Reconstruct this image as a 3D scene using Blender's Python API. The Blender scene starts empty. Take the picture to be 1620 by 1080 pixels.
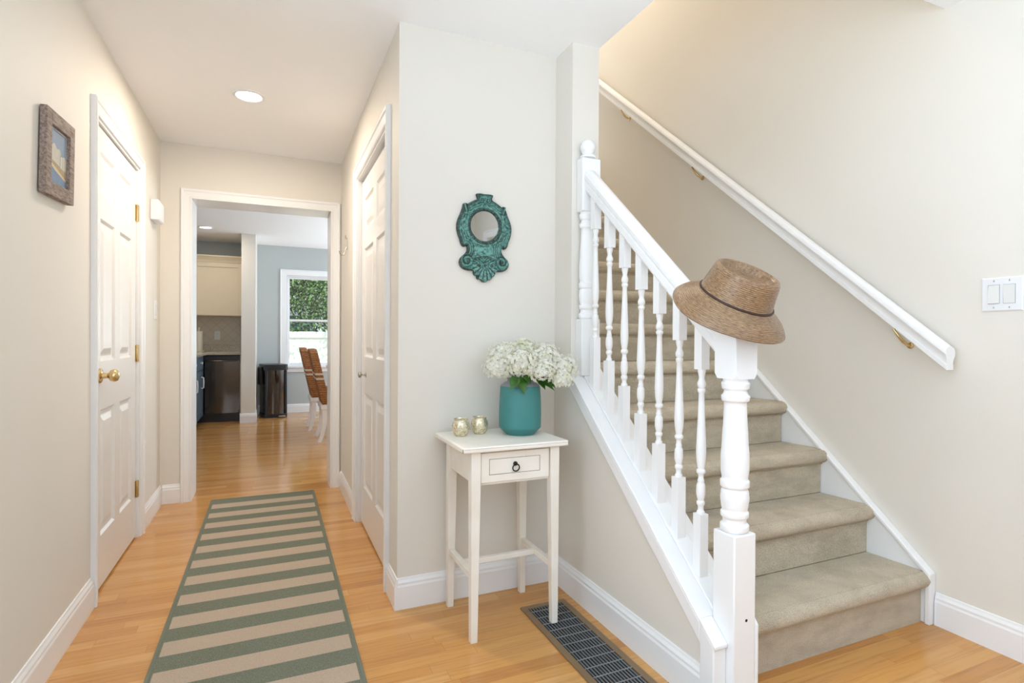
import bpy, bmesh, math, random
import numpy as np
from mathutils import Vector, Matrix

random.seed(7)
rng = np.random.default_rng(11)
S = bpy.context.scene
COL = S.collection
PI = math.pi

# ------------------------------------------------------------------ camera
def make_camera():
    yaw, pitch, roll = .4124, .0062, .0056
    F = Vector((math.sin(yaw)*math.cos(pitch), math.cos(yaw)*math.cos(pitch), -math.sin(pitch)))
    R0 = Vector((math.cos(yaw), -math.sin(yaw), 0)); U0 = R0.cross(F)
    R = math.cos(roll)*R0 + math.sin(roll)*U0
    U = math.cos(roll)*U0 - math.sin(roll)*R0
    cd = bpy.data.cameras.new('camera'); c = bpy.data.objects.new('camera', cd); COL.objects.link(c)
    m = Matrix((R, U, -F)).transposed().to_4x4(); m.translation = (0, 0, 1.12)
    c.matrix_world = m
    cd.sensor_width = 36; cd.lens = 869.3/1620*36; cd.clip_start = .02; cd.clip_end = 200
    S.camera = c
make_camera()

# ------------------------------------------------------------------ view, world, sun, daylight
S.view_settings.view_transform = 'Standard'; S.view_settings.look = 'None'
S.view_settings.gamma = 1; S.view_settings.use_curve_mapping = False
S.view_settings.exposure = 0.10
S.cycles.max_bounces = 10; S.cycles.diffuse_bounces = 6; S.cycles.glossy_bounces = 5
S.cycles.transmission_bounces = 6; S.cycles.transparent_max_bounces = 12
S.cycles.sample_clamp_indirect = 6

w = bpy.data.worlds.new('world'); S.world = w; w.use_nodes = True
bg = w.node_tree.nodes['Background']
bg.inputs[0].default_value = (.78, .88, 1.0, 1); bg.inputs[1].default_value = 1.5

def light(name, kind, loc, direction, power, color, size=None, size_y=None, spread=None, shape=None):
    d = bpy.data.lights.new(name, kind); o = bpy.data.objects.new(name, d); COL.objects.link(o)
    o.location = loc; o.rotation_euler = Vector(direction).to_track_quat('-Z', 'Y').to_euler()
    d.energy = power; d.color = color
    if kind == 'AREA':
        d.shape = shape or 'RECTANGLE'; d.size = size
        if size_y: d.size_y = size_y
        if spread: d.spread = spread
    return o
SUN = light('sun', 'SUN', (5, -4, 12), (-.5, .5, -.72), 9.0, (1, .95, .87)); SUN.data.angle = .009
# daylight entering by the windows (front of the house behind the camera, and the dining end), plus added side fills
DAY = (.70, .86, 1.0)
light('front_window_daylight', 'AREA', (1.30, -2.24, 1.35), (0, 1, .9), 13, DAY, 1.2, 1.6, 1.9)
light('front_side_window_daylight', 'AREA', (-.05, -2.24, 1.35), (0, 1, .9), 17, DAY, 1.0, 1.6, 1.9)
light('left_fill_low', 'AREA', (-.64, .22, 1.30), (1, -.1, -.25), 18, DAY, 1.9, 1.6, 2.3)  # added low fill for the knee wall and stairs
light('left_fill_up', 'AREA', (-.635, .22, 1.30), (1, -.15, 1.6), 37, DAY, 1.9, 1.6, 2.3)  # added upward fill to brighten the ceiling
light('right_fill_up', 'AREA', (2.36, -.62, 1.25), (-1, -.2, 1.3), 27, DAY, 1.4, 1.4, 2.3)  # added upward fill from the right, for ceiling and left wall
light('dining_window_daylight', 'AREA', (2.35, 8.72, 1.35), (0, -1, .7), 54, DAY, 1.2, 1.3)
light('dining_side_daylight', 'AREA', (3.46, 6.6, 1.25), (-1, 0, .9), 74, DAY, 1.8, 1.9)

# ------------------------------------------------------------------ mesh helpers
ORG = {}
class MB:
    def __init__(s): s.v = []; s.f = []; s.m = []; s.uv = None
    def add(s, vs, fs, mi=0):
        o = len(s.v); s.v += [tuple(p) for p in vs]; s.f += [[i+o for i in f] for f in fs]; s.m += [mi]*len(fs)
    def box(s, a, b, mi=0):
        x0, y0, z0 = a; x1, y1, z1 = b
        v = [(x0,y0,z0),(x1,y0,z0),(x1,y1,z0),(x0,y1,z0),(x0,y0,z1),(x1,y0,z1),(x1,y1,z1),(x0,y1,z1)]
        s.add(v, [(3,2,1,0),(4,5,6,7),(0,1,5,4),(1,2,6,5),(2,3,7,6),(3,0,4,7)], mi)
        return s
    def prism(s, pts, axis, a, b, mi=0):
        """polygon pts (2-D) extruded along axis from a to b; axis x: pts=(y,z); y: (x,z); z: (x,y)"""
        def P(p, t):
            return {'x': (t, p[0], p[1]), 'y': (p[0], t, p[1]), 'z': (p[0], p[1], t)}[axis]
        n = len(pts); v = [P(p, a) for p in pts]+[P(p, b) for p in pts]
        f = [list(range(n))[::-1], [n+i for i in range(n)]]
        f += [(i, (i+1) % n, n+(i+1) % n, n+i) for i in range(n)]
        s.add(v, f, mi); return s
    def lathe(s, prof, c=(0,0,0), n=24, axis='z', mi=0, sx=1, sy=1):
        v = []; f = []
        def P(r, z, a):
            x, y = r*math.cos(a)*sx, r*math.sin(a)*sy
            p = {'z': (x, y, z), 'x': (z, x, y), 'y': (x, z, y)}[axis]
            return (c[0]+p[0], c[1]+p[1], c[2]+p[2])
        for r, z in prof:
            for k in range(n): v.append(P(r, z, 2*PI*k/n))
        m = len(prof)
        for i in range(m-1):
            for k in range(n):
                k2 = (k+1) % n; f.append((i*n+k, i*n+k2, (i+1)*n+k2, (i+1)*n+k))
        if prof[0][0] > 1e-6: f.append(list(range(n))[::-1])
        if prof[-1][0] > 1e-6: f.append([(m-1)*n+k for k in range(n)])
        s.add(v, f, mi); return s
    def tube(s, pts, r, n=10, mi=0, closed=False):
        pts = [Vector(p) for p in pts]; m = len(pts); v = []; f = []
        rr = r if isinstance(r, (list, tuple)) else [r]*m
        up = None
        for i, p in enumerate(pts):
            if closed: t = pts[(i+1) % m]-pts[i-1]
            else: t = pts[min(i+1, m-1)]-pts[max(i-1, 0)]
            t.normalize()
            if up is None:
                up = Vector((0,0,1)) if abs(t.z) < .9 else Vector((1,0,0))
            up = (up-t*up.dot(t)).normalized(); b = t.cross(up)
            for k in range(n):
                a = 2*PI*k/n; v.append(p+up*rr[i]*math.cos(a)+b*rr[i]*math.sin(a))
        for i in range(m if closed else m-1):
            j = (i+1) % m
            for k in range(n):
                k2 = (k+1) % n; f.append((i*n+k, i*n+k2, j*n+k2, j*n+k))
        if not closed: f += [list(range(n))[::-1], [(m-1)*n+k for k in range(n)]]
        s.add(v, f, mi); return s
    def sweep(s, prof, path, right, mi=0):
        """closed 2-D profile (a along 'right', b along up-ish normal) swept on straight path list"""
        path = [Vector(p) for p in path]; right = Vector(right).normalized(); n = len(prof); v = []; f = []
        for i, p in enumerate(path):
            for a, b in prof: v.append(p+right*a+Vector((0,0,1))*b)
        for i in range(len(path)-1):
            for k in range(n):
                k2 = (k+1) % n; f.append((i*n+k, i*n+k2, (i+1)*n+k2, (i+1)*n+k))
        f += [list(range(n))[::-1], [(len(path)-1)*n+k for k in range(n)]]
        s.add(v, f, mi); return s
    def build(s, name, mats, parent=None, smooth=False, bevel=0, seg=2, mat4=None, angle=40):
        me = bpy.data.meshes.new(name)
        org = ORG.get(parent, Vector((0,0,0))) if parent else Vector((0,0,0))
        vs = [Vector(p) for p in s.v]
        if mat4 is not None: vs = [mat4 @ p for p in vs]
        me.from_pydata([p-org for p in vs], [], s.f)
        if not isinstance(mats, (list, tuple)): mats = [mats]
        for m in mats: me.materials.append(m)
        if len(mats) > 1: me.polygons.foreach_set('material_index', s.m)
        bm = bmesh.new(); bm.from_mesh(me)
        bmesh.ops.recalc_face_normals(bm, faces=bm.faces)
        bm.to_mesh(me); bm.free()
        if s.uv:
            uvl = me.uv_layers.new(name='UVMap')
            for l in me.loops: uvl.data[l.index].uv = s.uv[l.vertex_index]
        if smooth:
            me.shade_smooth()
            if angle < 180: me.set_sharp_from_angle(angle=math.radians(angle))
        o = bpy.data.objects.new(name, me); COL.objects.link(o)
        if parent: o.parent = parent
        ORG[o] = org
        if bevel:
            b = o.modifiers.new('bevel', 'BEVEL'); b.width = bevel; b.segments = seg
            b.limit_method = 'ANGLE'; b.angle_limit = math.radians(35)
            if not smooth: me.shade_smooth(); me.set_sharp_from_angle(angle=math.radians(40))
            b.harden_normals = False
        return o

def tag(o, label=None, cat=None, group=None, kind=None):
    if label: o['label'] = label
    if cat: o['category'] = cat
    if group: o['group'] = group
    if kind: o['kind'] = kind
    return o
def thing(name, loc, label, cat, group=None, kind=None):
    o = bpy.data.objects.new(name, None); COL.objects.link(o); o.location = loc
    o.empty_display_size = .05
    ORG[o] = Vector(loc); return tag(o, label, cat, group, kind)
def struct(name, mb, mats, label, cat, **k):
    return tag(mb.build(name, mats, None, **k), label, cat, None, 'structure')
def copy_tree(o, parent=None):
    c = o.copy(); COL.objects.link(c)
    if parent: c.parent = parent
    for ch in list(o.children): copy_tree(ch, c)
    return c
def rbox(a, b):  # a box mesh builder
    return MB().box(a, b)

# ------------------------------------------------------------------ materials
def lin(h):
    h = h.lstrip('#'); c = [int(h[i:i+2], 16)/255 for i in (0, 2, 4)]
    return tuple((x/12.92 if x <= .04045 else ((x+.055)/1.055)**2.4) for x in c)
class N:
    """small node helper"""
    def __init__(s, name):
        s.mat = bpy.data.materials.new(name); s.mat.use_nodes = True; s.t = s.mat.node_tree
        s.b = s.t.nodes['Principled BSDF']; s.out = s.t.nodes['Material Output']
    def n(s, typ, **k):
        x = s.t.nodes.new(typ)
        for a, b in k.items(): setattr(x, a, b)
        return x
    def l(s, a, b): s.t.links.new(a, b)
    def math(s, op, a, b=None, c=None):
        x = s.n('ShaderNodeMath', operation=op)
        for i, q in enumerate((a, b, c)):
            if q is None: continue
            if isinstance(q, (int, float)): x.inputs[i].default_value = q
            else: s.l(q, x.inputs[i])
        return x.outputs[0]
    def mix(s, fac, a, b, blend='MIX'):
        x = s.n('ShaderNodeMix', data_type='RGBA', blend_type=blend)
        for i, q in ((0, fac), (6, a), (7, b)):
            if isinstance(q, (int, float)): x.inputs[i].default_value = q
            elif isinstance(q, tuple): x.inputs[i].default_value = (*q[:3], 1)
            else: s.l(q, x.inputs[i])
        return x.outputs[2]
    def ramp(s, fac, stops):
        x = s.n('ShaderNodeValToRGB'); s.l(fac, x.inputs[0]); e = x.color_ramp.elements
        while len(e) < len(stops): e.new(.5)
        for i, (p, c) in enumerate(stops): e[i].position = p; e[i].color = (*c[:3], 1)
        return x.outputs[0]
    def coord(s, kind='Object', scale=(1,1,1), rot=(0,0,0)):
        t = s.n('ShaderNodeTexCoord'); m = s.n('ShaderNodeMapping')
        m.inputs['Scale'].default_value = scale; m.inputs['Rotation'].default_value = rot
        s.l(t.outputs[kind], m.inputs[0]); return m.outputs[0]
    def noise(s, vec, scale, detail=3, rough=.5):
        x = s.n('ShaderNodeTexNoise'); s.l(vec, x.inputs['Vector'])
        x.inputs['Scale'].default_value = scale; x.inputs['Detail'].default_value = detail
        x.inputs['Roughness'].default_value = rough; return x.outputs['Fac']
    def bump(s, h, strength=.2, dist=.002):
        x = s.n('ShaderNodeBump'); x.inputs['Strength'].default_value = strength
        x.inputs['Distance'].default_value = dist; s.l(h, x.inputs['Height']); s.l(x.outputs[0], s.b.inputs['Normal'])
    def set(s, **k):
        for a, v in k.items():
            i = s.b.inputs[a.replace('_', ' ')]
            if isinstance(v, (int, float)): i.default_value = v
            elif isinstance(v, tuple): i.default_value = (*v[:3], 1)
            else: s.l(v, i)
        return s

def plain(name, col, rough=.5, metal=0, var=0, vscale=8, bump=0, bscale=200, spec=.5):
    m = N(name); c = m.coord()
    if isinstance(col, str): col = lin(col)
    if var:
        f = m.noise(c, vscale, 4)
        dark = tuple(x*(1-var) for x in col); lite = tuple(min(1, x*(1+var)) for x in col)
        m.set(Base_Color=m.ramp(f, [(.25, dark), (.75, lite)]))
    else: m.set(Base_Color=col)
    m.set(Roughness=rough, Metallic=metal); m.b.inputs['Specular IOR Level'].default_value = spec
    if bump: m.bump(m.noise(c, bscale, 2), bump, .0015)
    return m.mat

WALL = plain('wall_paint', (.765, .733, .672), .62, var=.015, vscale=1.5, bump=.06, bscale=160, spec=.35)
KWALL = plain('kitchen_wall_paint', (.49, .525, .525), .6, var=.015, vscale=1.5, bump=.06, bscale=160, spec=.35)
CEIL = plain('ceiling_paint', (.93, .94, .955), .9, var=.01, vscale=2, bump=.05, bscale=120, spec=.2)
TRIM = plain('white_trim_paint', (.86, .865, .875), .3, var=.01, vscale=6, bump=.03, bscale=60)
BRASS = plain('polished_brass', (.70, .54, .28), .2, 1, var=.06, vscale=30)
NICKEL = plain('satin_nickel', (.50, .47, .42), .28, 1, var=.05, vscale=30)
BLACK = plain('black_plastic', (.012, .013, .016), .3, var=.1)
DUCTSHADE = plain('duct_shade', (.012, .012, .012), .9, var=.1)
PLASTIC = plain('white_plastic', (.80, .81, .84), .35, var=.01)
ROCKER = plain('almond_plastic', (.76, .765, .75), .4, var=.01)

def door_mat():
    m = N('door_paint'); c = m.coord(scale=(1, 1, .09))
    f = m.noise(c, 260, 4, .65)
    m.set(Base_Color=(.80, .795, .79), Roughness=.27); m.bump(f, .16, .0012); return m.mat
DOOR = door_mat()

def floor_mat():
    m = N('oak_strip_floor'); t = m.n('ShaderNodeTexCoord'); sp = m.n('ShaderNodeSeparateXYZ')
    m.l(t.outputs['Object'], sp.inputs[0]); x, y = sp.outputs[0], sp.outputs[1]
    W, Ln = .0572, .78
    yr = m.math('DIVIDE', y, W); row = m.math('FLOOR', yr)
    wn = m.n('ShaderNodeTexWhiteNoise', noise_dimensions='1D'); m.l(row, wn.inputs['W'])
    xs = m.math('ADD', m.math('DIVIDE', x, Ln), m.math('MULTIPLY', wn.outputs['Value'], 17.3))
    col = m.math('FLOOR', xs)
    cb = m.n('ShaderNodeCombineXYZ'); m.l(row, cb.inputs[0]); m.l(col, cb.inputs[1])
    wn2 = m.n('ShaderNodeTexWhiteNoise', noise_dimensions='2D'); m.l(cb.outputs[0], wn2.inputs['Vector'])
    idv = wn2.outputs['Value']
    base = m.ramp(idv, [(0, lin('#B98148')), (.2, lin('#C89050')), (.5, lin('#CE9856')), (.82, lin('#D4A162')), (1, lin('#C28A4C'))])
    # grain, different on each board
    cb2 = m.n('ShaderNodeCombineXYZ')
    m.l(m.math('ADD', m.math('MULTIPLY', x, 2.2), m.math('MULTIPLY', idv, 91.)), cb2.inputs[0])
    m.l(m.math('MULTIPLY', y, 42.), cb2.inputs[1]); m.l(m.math('MULTIPLY', idv, 37.), cb2.inputs[2])
    g = m.noise(cb2.outputs[0], 1.6, 6, .62)
    grain = m.ramp(g, [(.28, (.62, .55, .48)), (.5, (.97, .97, .97)), (.75, (1.08, 1.06, 1.04))])
    c = m.mix(.6, base, grain, 'MULTIPLY')
    fy = m.math('FRACT', yr); fx = m.math('FRACT', xs)
    gy = m.math('LESS_THAN', m.math('MINIMUM', fy, m.math('SUBTRACT', 1, fy)), .012)
    gx = m.math('LESS_THAN', m.math('MINIMUM', fx, m.math('SUBTRACT', 1, fx)), .0012)
    gap = m.math('MAXIMUM', gy, gx)
    c = m.mix(m.math('MULTIPLY', gap, .35), c, lin('#6B4423'))
    m.set(Base_Color=c, Roughness=m.math('ADD', m.math('MULTIPLY', g, .08), .11))
    m.b.inputs['Specular IOR Level'].default_value = .5
    m.bump(m.math('SUBTRACT', m.math('MULTIPLY', g, .25), gap), .12, .001)
    return m.mat
FLOOR = floor_mat()

def carpet_mat():
    m = N('beige_cut_pile_carpet'); c = m.coord()
    f1 = m.noise(c, 520, 3, .7); f2 = m.noise(m.coord(scale=(1, 1, 2.5)), 7, 3, .6); f3 = m.noise(c, 170, 2)
    base = m.ramp(f1, [(.30, lin('#968770')), (.50, lin('#D4C6AD')), (.70, lin('#F2EAD8'))])
    c2 = m.mix(.55, base, m.ramp(f2, [(.32, (.66, .62, .56)), (.58, (1.05, 1.04, 1.02))]), 'MULTIPLY')
    m.set(Base_Color=c2, Roughness=1.0); m.b.inputs['Specular IOR Level'].default_value = .08
    m.b.inputs['Sheen Weight'].default_value = .25
    m.bump(m.math('ADD', f1, m.math('MULTIPLY', f3, .8)), .75, .006); return m.mat
CARPET = carpet_mat()

def rug_mat():
    m = N('striped_flatweave'); t = m.n('ShaderNodeTexCoord'); sp = m.n('ShaderNodeSeparateXYZ')
    m.l(t.outputs['Object'], sp.inputs[0]); x, y = sp.outputs[0], sp.outputs[1]
    ph = m.math('FRACT', m.math('ADD', m.math('DIVIDE', m.math('SUBTRACT', y, 4.110), .1985), 40.0))
    beige = m.math('GREATER_THAN', ph, .50)
    ins = m.math('LESS_THAN', m.math('ABSOLUTE', m.math('ADD', x, .044)), .311)
    ins = m.math('MULTIPLY', ins, m.math('LESS_THAN', y, 4.13))
    fac = m.math('MULTIPLY', beige, ins)
    wv = m.noise(m.coord(scale=(1, .12, 1)), 900, 3, .6); wh = m.noise(m.coord(scale=(.2, 1, 1)), 900, 3, .6)
    gr = m.ramp(wv, [(.3, lin('#5F6455')), (.55, lin('#7C8071')), (.75, lin('#929482'))])
    be = m.ramp(wh, [(.3, lin('#A89786')), (.55, lin('#BDAC99')), (.75, lin('#CBBBA9'))])
    m.set(Base_Color=m.mix(fac, gr, be), Roughness=.95); m.b.inputs['Specular IOR Level'].default_value = .1
    m.bump(m.math('ADD', wv, wh), .5, .002); return m.mat
RUG = rug_mat()
RUGB = plain('rug_binding', lin('#787C6E'), .9, var=.12, vscale=400, bump=.3, bscale=500, spec=.1)

def distressed_mat():
    m = N('distressed_cream_paint'); c = m.coord(scale=(1, 1, .10))
    f = m.noise(c, 60, 6, .7); f2 = m.noise(m.coord(), 9, 3)
    base = m.ramp(f2, [(.3, lin('#EEE7DB')), (.7, lin('#F5F1E9'))])
    m.set(Base_Color=m.mix(m.math('MULTIPLY', m.math('GREATER_THAN', f, .70), .55), base, lin('#7D6A50')), Roughness=.42)
    m.bump(f, .08, .001); return m.mat
CREAM = distressed_mat()
EDGEWEAR = plain('worn_edge_wood', lin('#75624C'), .7, var=.3, vscale=120)

def straw_mat():
    m = N('palm_straw'); t = m.n('ShaderNodeTexCoord')
    def nz(sx, sy, sc, det):
        mp = m.n('ShaderNodeMapping'); m.l(t.outputs['UV'], mp.inputs[0]); mp.inputs['Scale'].default_value = (sx, sy, 1)
        return m.noise(mp.outputs[0], sc, det, .7)
    f = nz(16, 150, 3.0, 5); f2 = nz(3, 12, 2.0, 3)
    sp = m.n('ShaderNodeSeparateXYZ'); m.l(t.outputs['UV'], sp.inputs[0])
    ph = m.math('ABSOLUTE', m.math('SINE', m.math('MULTIPLY', sp.outputs[1], PI/.0053)))
    groove_shade = m.ramp(ph, [(.0, (.34, .27, .22)), (.42, (1, 1, 1))])  # shade of the braid grooves, put into the straw colour
    c = m.ramp(f, [(.32, lin('#35261C')), (.43, lin('#7C6046')), (.55, lin('#9A7C5C')), (.75, lin('#BC9F80'))])
    c = m.mix(.6, c, m.ramp(f2, [(.3, (.68, .62, .57)), (.65, (1.06, 1.04, 1.0))]), 'MULTIPLY')
    c = m.mix(.75, c, groove_shade, 'MULTIPLY')
    m.set(Base_Color=c, Roughness=.30); m.bump(f, .3, .001); return m.mat
STRAW = straw_mat()
LEATHER = plain('brown_cord', lin('#3A2620'), .6, var=.25, vscale=300, bump=.4, bscale=600)

def patina_mat(name, a, b, lo, hi):
    m = N(name); c = m.coord(); f = m.noise(c, 95, 5, .65)
    m.set(Base_Color=m.ramp(f, [(lo, a), (hi, b)]), Roughness=.55); m.bump(f, .3, .001); return m.mat
TEALP = patina_mat('verdigris_light', lin('#2F5652'), lin('#6FA79C'), .36, .56)
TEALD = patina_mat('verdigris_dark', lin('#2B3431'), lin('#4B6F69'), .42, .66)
MIRROR = plain('mirror_glass', (.44, .43, .405), .015, 1, var=.005)
TEAL = plain('teal_glaze', lin('#3C807E'), .45, var=.05, vscale=14, bump=.05, bscale=90)
TEALRIM = plain('grey_glaze', lin('#8E929B'), .45, var=.05, vscale=14)

def mercury_mat():
    m = N('gold_mercury_glass'); c = m.coord(); f = m.noise(c, 130, 5, .7)
    m.set(Base_Color=m.ramp(f, [(.33, lin('#8F7B4A')), (.46, lin('#D9CDAA')), (.65, lin('#F4EFDF'))]), Roughness=.12, Metallic=.6)
    m.bump(f, .4, .002); return m.mat
MERC = mercury_mat()
def petal_mat(name, col):
    m = N(name); c = m.coord(); f = m.noise(c, 60, 3); cc = m.ramp(f, [(.3, tuple(x*.97 for x in col)), (.7, col)])
    m.set(Base_Color=cc, Roughness=.6); m.b.inputs['Specular IOR Level'].default_value = .2
    tr = m.n('ShaderNodeBsdfTranslucent'); m.l(cc, tr.inputs[0]); ms = m.n('ShaderNodeMixShader'); ms.inputs[0].default_value = .42
    m.l(m.b.outputs[0], ms.inputs[1]); m.l(tr.outputs[0], ms.inputs[2]); m.l(ms.outputs[0], m.out.inputs[0]); return m.mat
PETAL = petal_mat('white_hydrangea_petal', (.93, .92, .85)); PETALG = petal_mat('cream_hydrangea_petal', (.86, .87, .70))
LEAF = plain('green_leaf', lin('#34601B'), .4, var=.3, vscale=60)
STEM = plain('green_stem', lin('#6A8A45'), .5, var=.2)

def greywood_mat():
    m = N('weathered_grey_wood'); c = m.coord(scale=(1, .16, 1))
    f = m.noise(c, 150, 5, .65)
    m.set(Base_Color=m.ramp(f, [(.3, lin('#5E4F46')), (.5, lin('#8A7A70')), (.7, lin('#A79A92'))]), Roughness=.75)
    m.bump(f, .4, .0015); return m.mat
GREYWOOD = greywood_mat()
BRONZE = plain('brown_metal', lin('#8A7458'), .4, .35, var=.06)
GRILLE = plain('dark_grey_metal', lin('#A4A6AA'), .35, .4, var=.08)
LEVEL = plain('pewter', lin('#6A665E'), .4, .8, var=.15, vscale=80)
IRON = plain('dark_iron_ring', lin('#2E2C29'), .4, .7, var=.2)

def granite_mat():
    m = N('speckled_granite'); c = m.coord(); f = m.noise(c, 130, 5, .75)
    m.set(Base_Color=m.ramp(f, [(.35, lin('#6F675C')), (.5, lin('#B5AB9A')), (.65, lin('#D6CEBF'))]), Roughness=.15); return m.mat
GRANITE = granite_mat()
def tile_mat():
    m = N('cream_diagonal_tile'); br = m.n('ShaderNodeTexBrick')
    m.l(m.coord(rot=(0, PI/4, 0)), br.inputs['Vector'])
    t = m.n('ShaderNodeTexCoord'); sp = m.n('ShaderNodeSeparateXYZ'); m.l(t.outputs['Object'], sp.inputs[0])
    u = m.math('FRACT', m.math('MULTIPLY', m.math('ADD', sp.outputs[0], sp.outputs[2]), 7.0))
    v = m.math('FRACT', m.math('MULTIPLY', m.math('SUBTRACT', sp.outputs[0], sp.outputs[2]), 7.0))
    g = m.math('MAXIMUM', m.math('LESS_THAN', u, .05), m.math('LESS_THAN', v, .05))
    m.t.nodes.remove(br)
    m.set(Base_Color=m.mix(g, lin('#D3C7B5'), lin('#BDB1A1')), Roughness=.3); return m.mat
TILE = tile_mat()
CABINET = plain('cream_cabinet_paint', lin('#E6DAC3'), .4, var=.01)
BLUECAB = plain('blue_grey_cabinet_paint', lin('#566A7A'), .35, var=.03)
STEEL = plain('black_stainless', (.10, .085, .075), .11, .95, var=.08, vscale=3)
def woven_mat(name, a, b, c3):
    m = N(name); t = m.n('ShaderNodeTexCoord'); sp = m.n('ShaderNodeSeparateXYZ'); m.l(t.outputs['Object'], sp.inputs[0])
    wv = m.math('SINE', m.math('MULTIPLY', sp.outputs[2], 260.)); f = m.noise(m.coord(scale=(1, 1, 3)), 70, 4, .7)
    m.set(Base_Color=m.ramp(f, [(.3, a), (.5, b), (.72, c3)]), Roughness=.8); m.bump(m.math('ADD', wv, f), .7, .004); return m.mat
WOVEN = woven_mat('brown_seagrass_weave', lin('#623A1F'), lin('#9A6338'), lin('#C4935F'))
WOVENW = woven_mat('white_seagrass_weave', lin('#BFB5A2'), lin('#DCD5C6'), lin('#EDE9DF'))
FENCE = plain('white_vinyl', (.86, .88, .86), .45, var=.02)
GRASS = plain('lawn', lin('#6E8048'), .9, var=.3, vscale=30, bump=.5, bscale=80)
BARK = plain('bark', lin('#5B4A3B'), .9, var=.3, vscale=30, bump=.6, bscale=60)
def leafmat(name, a):
    m = N(name); oi = m.n('ShaderNodeNewGeometry')
    c = m.ramp(oi.outputs['Random Per Island'], [(0, tuple(x*.10 for x in a)), (.42, tuple(x*.30 for x in a)), (.62, a), (.85, tuple(min(1, x*2) for x in a)), (1, (.75, .80, .62))])  # random leaf tones paint in dark gaps and near-white sun highlights
    m.set(Base_Color=c, Roughness=.28); m.b.inputs['Transmission Weight'].default_value = 0
    tr = m.n('ShaderNodeBsdfTranslucent'); m.l(c, tr.inputs[0]); ms = m.n('ShaderNodeMixShader'); ms.inputs[0].default_value = .3
    m.l(m.b.outputs[0], ms.inputs[1]); m.l(tr.outputs[0], ms.inputs[2]); m.l(ms.outputs[0], m.out.inputs[0]); return m.mat
TREELEAF = leafmat('tree_leaf', lin('#86AB62'))
SHED = plain('blue_grey_siding', lin('#5D7F8C'), .7, var=.08)

def glass_mat():
    m = N('window_glass'); tr = m.n('ShaderNodeBsdfTransparent'); gl = m.n('ShaderNodeBsdfGlossy')
    gl.inputs['Roughness'].default_value = .01; fr = m.n('ShaderNodeFresnel'); fr.inputs[0].default_value = 1.45
    ms = m.n('ShaderNodeMixShader'); m.l(fr.outputs[0], ms.inputs[0]); m.l(tr.outputs[0], ms.inputs[1]); m.l(gl.outputs[0], ms.inputs[2])
    m.l(ms.outputs[0], m.out.inputs[0]); m.t.nodes.remove(m.b); return m.mat
GLASS = glass_mat()
def emit_mat(name, col, s):
    m = N(name); m.set(Base_Color=col); m.b.inputs['Emission Color'].default_value = (*col, 1); m.b.inputs['Emission Strength'].default_value = s
    return m.mat
LAMP = emit_mat('lamp_diffuser', (1, .93, .82), 7)

# ------------------------------------------------------------------ the room
H = 2.416; HK = 2.45
XL, XR, YM, YE, XK, XS, XW = -.68, .477, 2.259, 4.287, 1.204, 1.339, 2.408
YF = -2.3

struct('floor', rbox((-2.72, YF-.12, -.12), (3.62, 8.87, 0)), FLOOR, 'honey oak strip floor running through hall, foyer and kitchen', 'floor')

c = MB(); c.box((XL-.14, YF-.12, H), (XS, YE+.23, H+.16)); c.box((XS, YF-.12, H), (XW+.12, 1.30, H+.16))
struct('ceiling', c, CEIL, 'flat white ceiling over the hall and foyer with a stairwell opening', 'ceiling')
c = MB().box((-2.72, YE+.233, HK), (3.62, 8.87, HK+.05))
struct('ceiling_kitchen', c, CEIL, 'white kitchen ceiling seen through the cased opening', 'ceiling')

# left wall with the door opening (closed off behind the door)
D1a, D1b, DH = 2.820, 3.640, 2.050
LW = (-.78, 1.22, .45, 2.15); RW = (-1.82, .15, .55, 1.98)
c = MB(); c.box((XL-.14, YF, 0), (XL, LW[0], H)); c.box((XL-.14, LW[0], 0), (XL, LW[1], LW[2])); c.box((XL-.14, LW[0], LW[3]), (XL, LW[1], H)); c.box((XL-.14, LW[1], 0), (XL, D1a, H)); c.box((XL-.14, D1b, 0), (XL, YE, H)); c.box((XL-.14, D1a, DH), (XL, D1b, H))
c.box((XL-.14, D1a, 0), (XL-.09, D1b, DH))
struct('wall_left', c, WALL, 'beige wall on the left of the hall holding the panel door', 'wall')

# hall right wall with the closet door opening, and the wall with the mirror
D2a, D2b = 2.500, 3.425
c = MB(); c.box((XR, YM, 0), (XR+.14, D2a, H)); c.box((XR, D2b, 0), (XR+.14, YE, H)); c.box((XR, D2a, DH+.025), (XR+.14, D2b, H))
c.box((XR+.09, D2a, 0), (XR+.14, D2b, DH+.025))
struct('wall_hall_right', c, WALL, 'beige hall wall on the right holding the closet door', 'wall')
c = MB().box((XR+.14, YM, 0), (XK, YM+.12, H))
struct('wall_mirror', c, WALL, 'pale beige wall behind the console table and teal mirror', 'wall')

# end wall with the cased opening
OX0, OX1, OZ = -.507, .412, 2.062
c = MB(); c.box((-2.72, YE, 0), (OX0, YE+.23, HK)); c.box((OX1, YE, 0), (3.62, YE+.23, HK)); c.box((OX0, YE, OZ), (OX1, YE+.23, HK))
struct('wall_end', c, WALL, 'beige wall at the end of the hall around the kitchen opening', 'wall')

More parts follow.
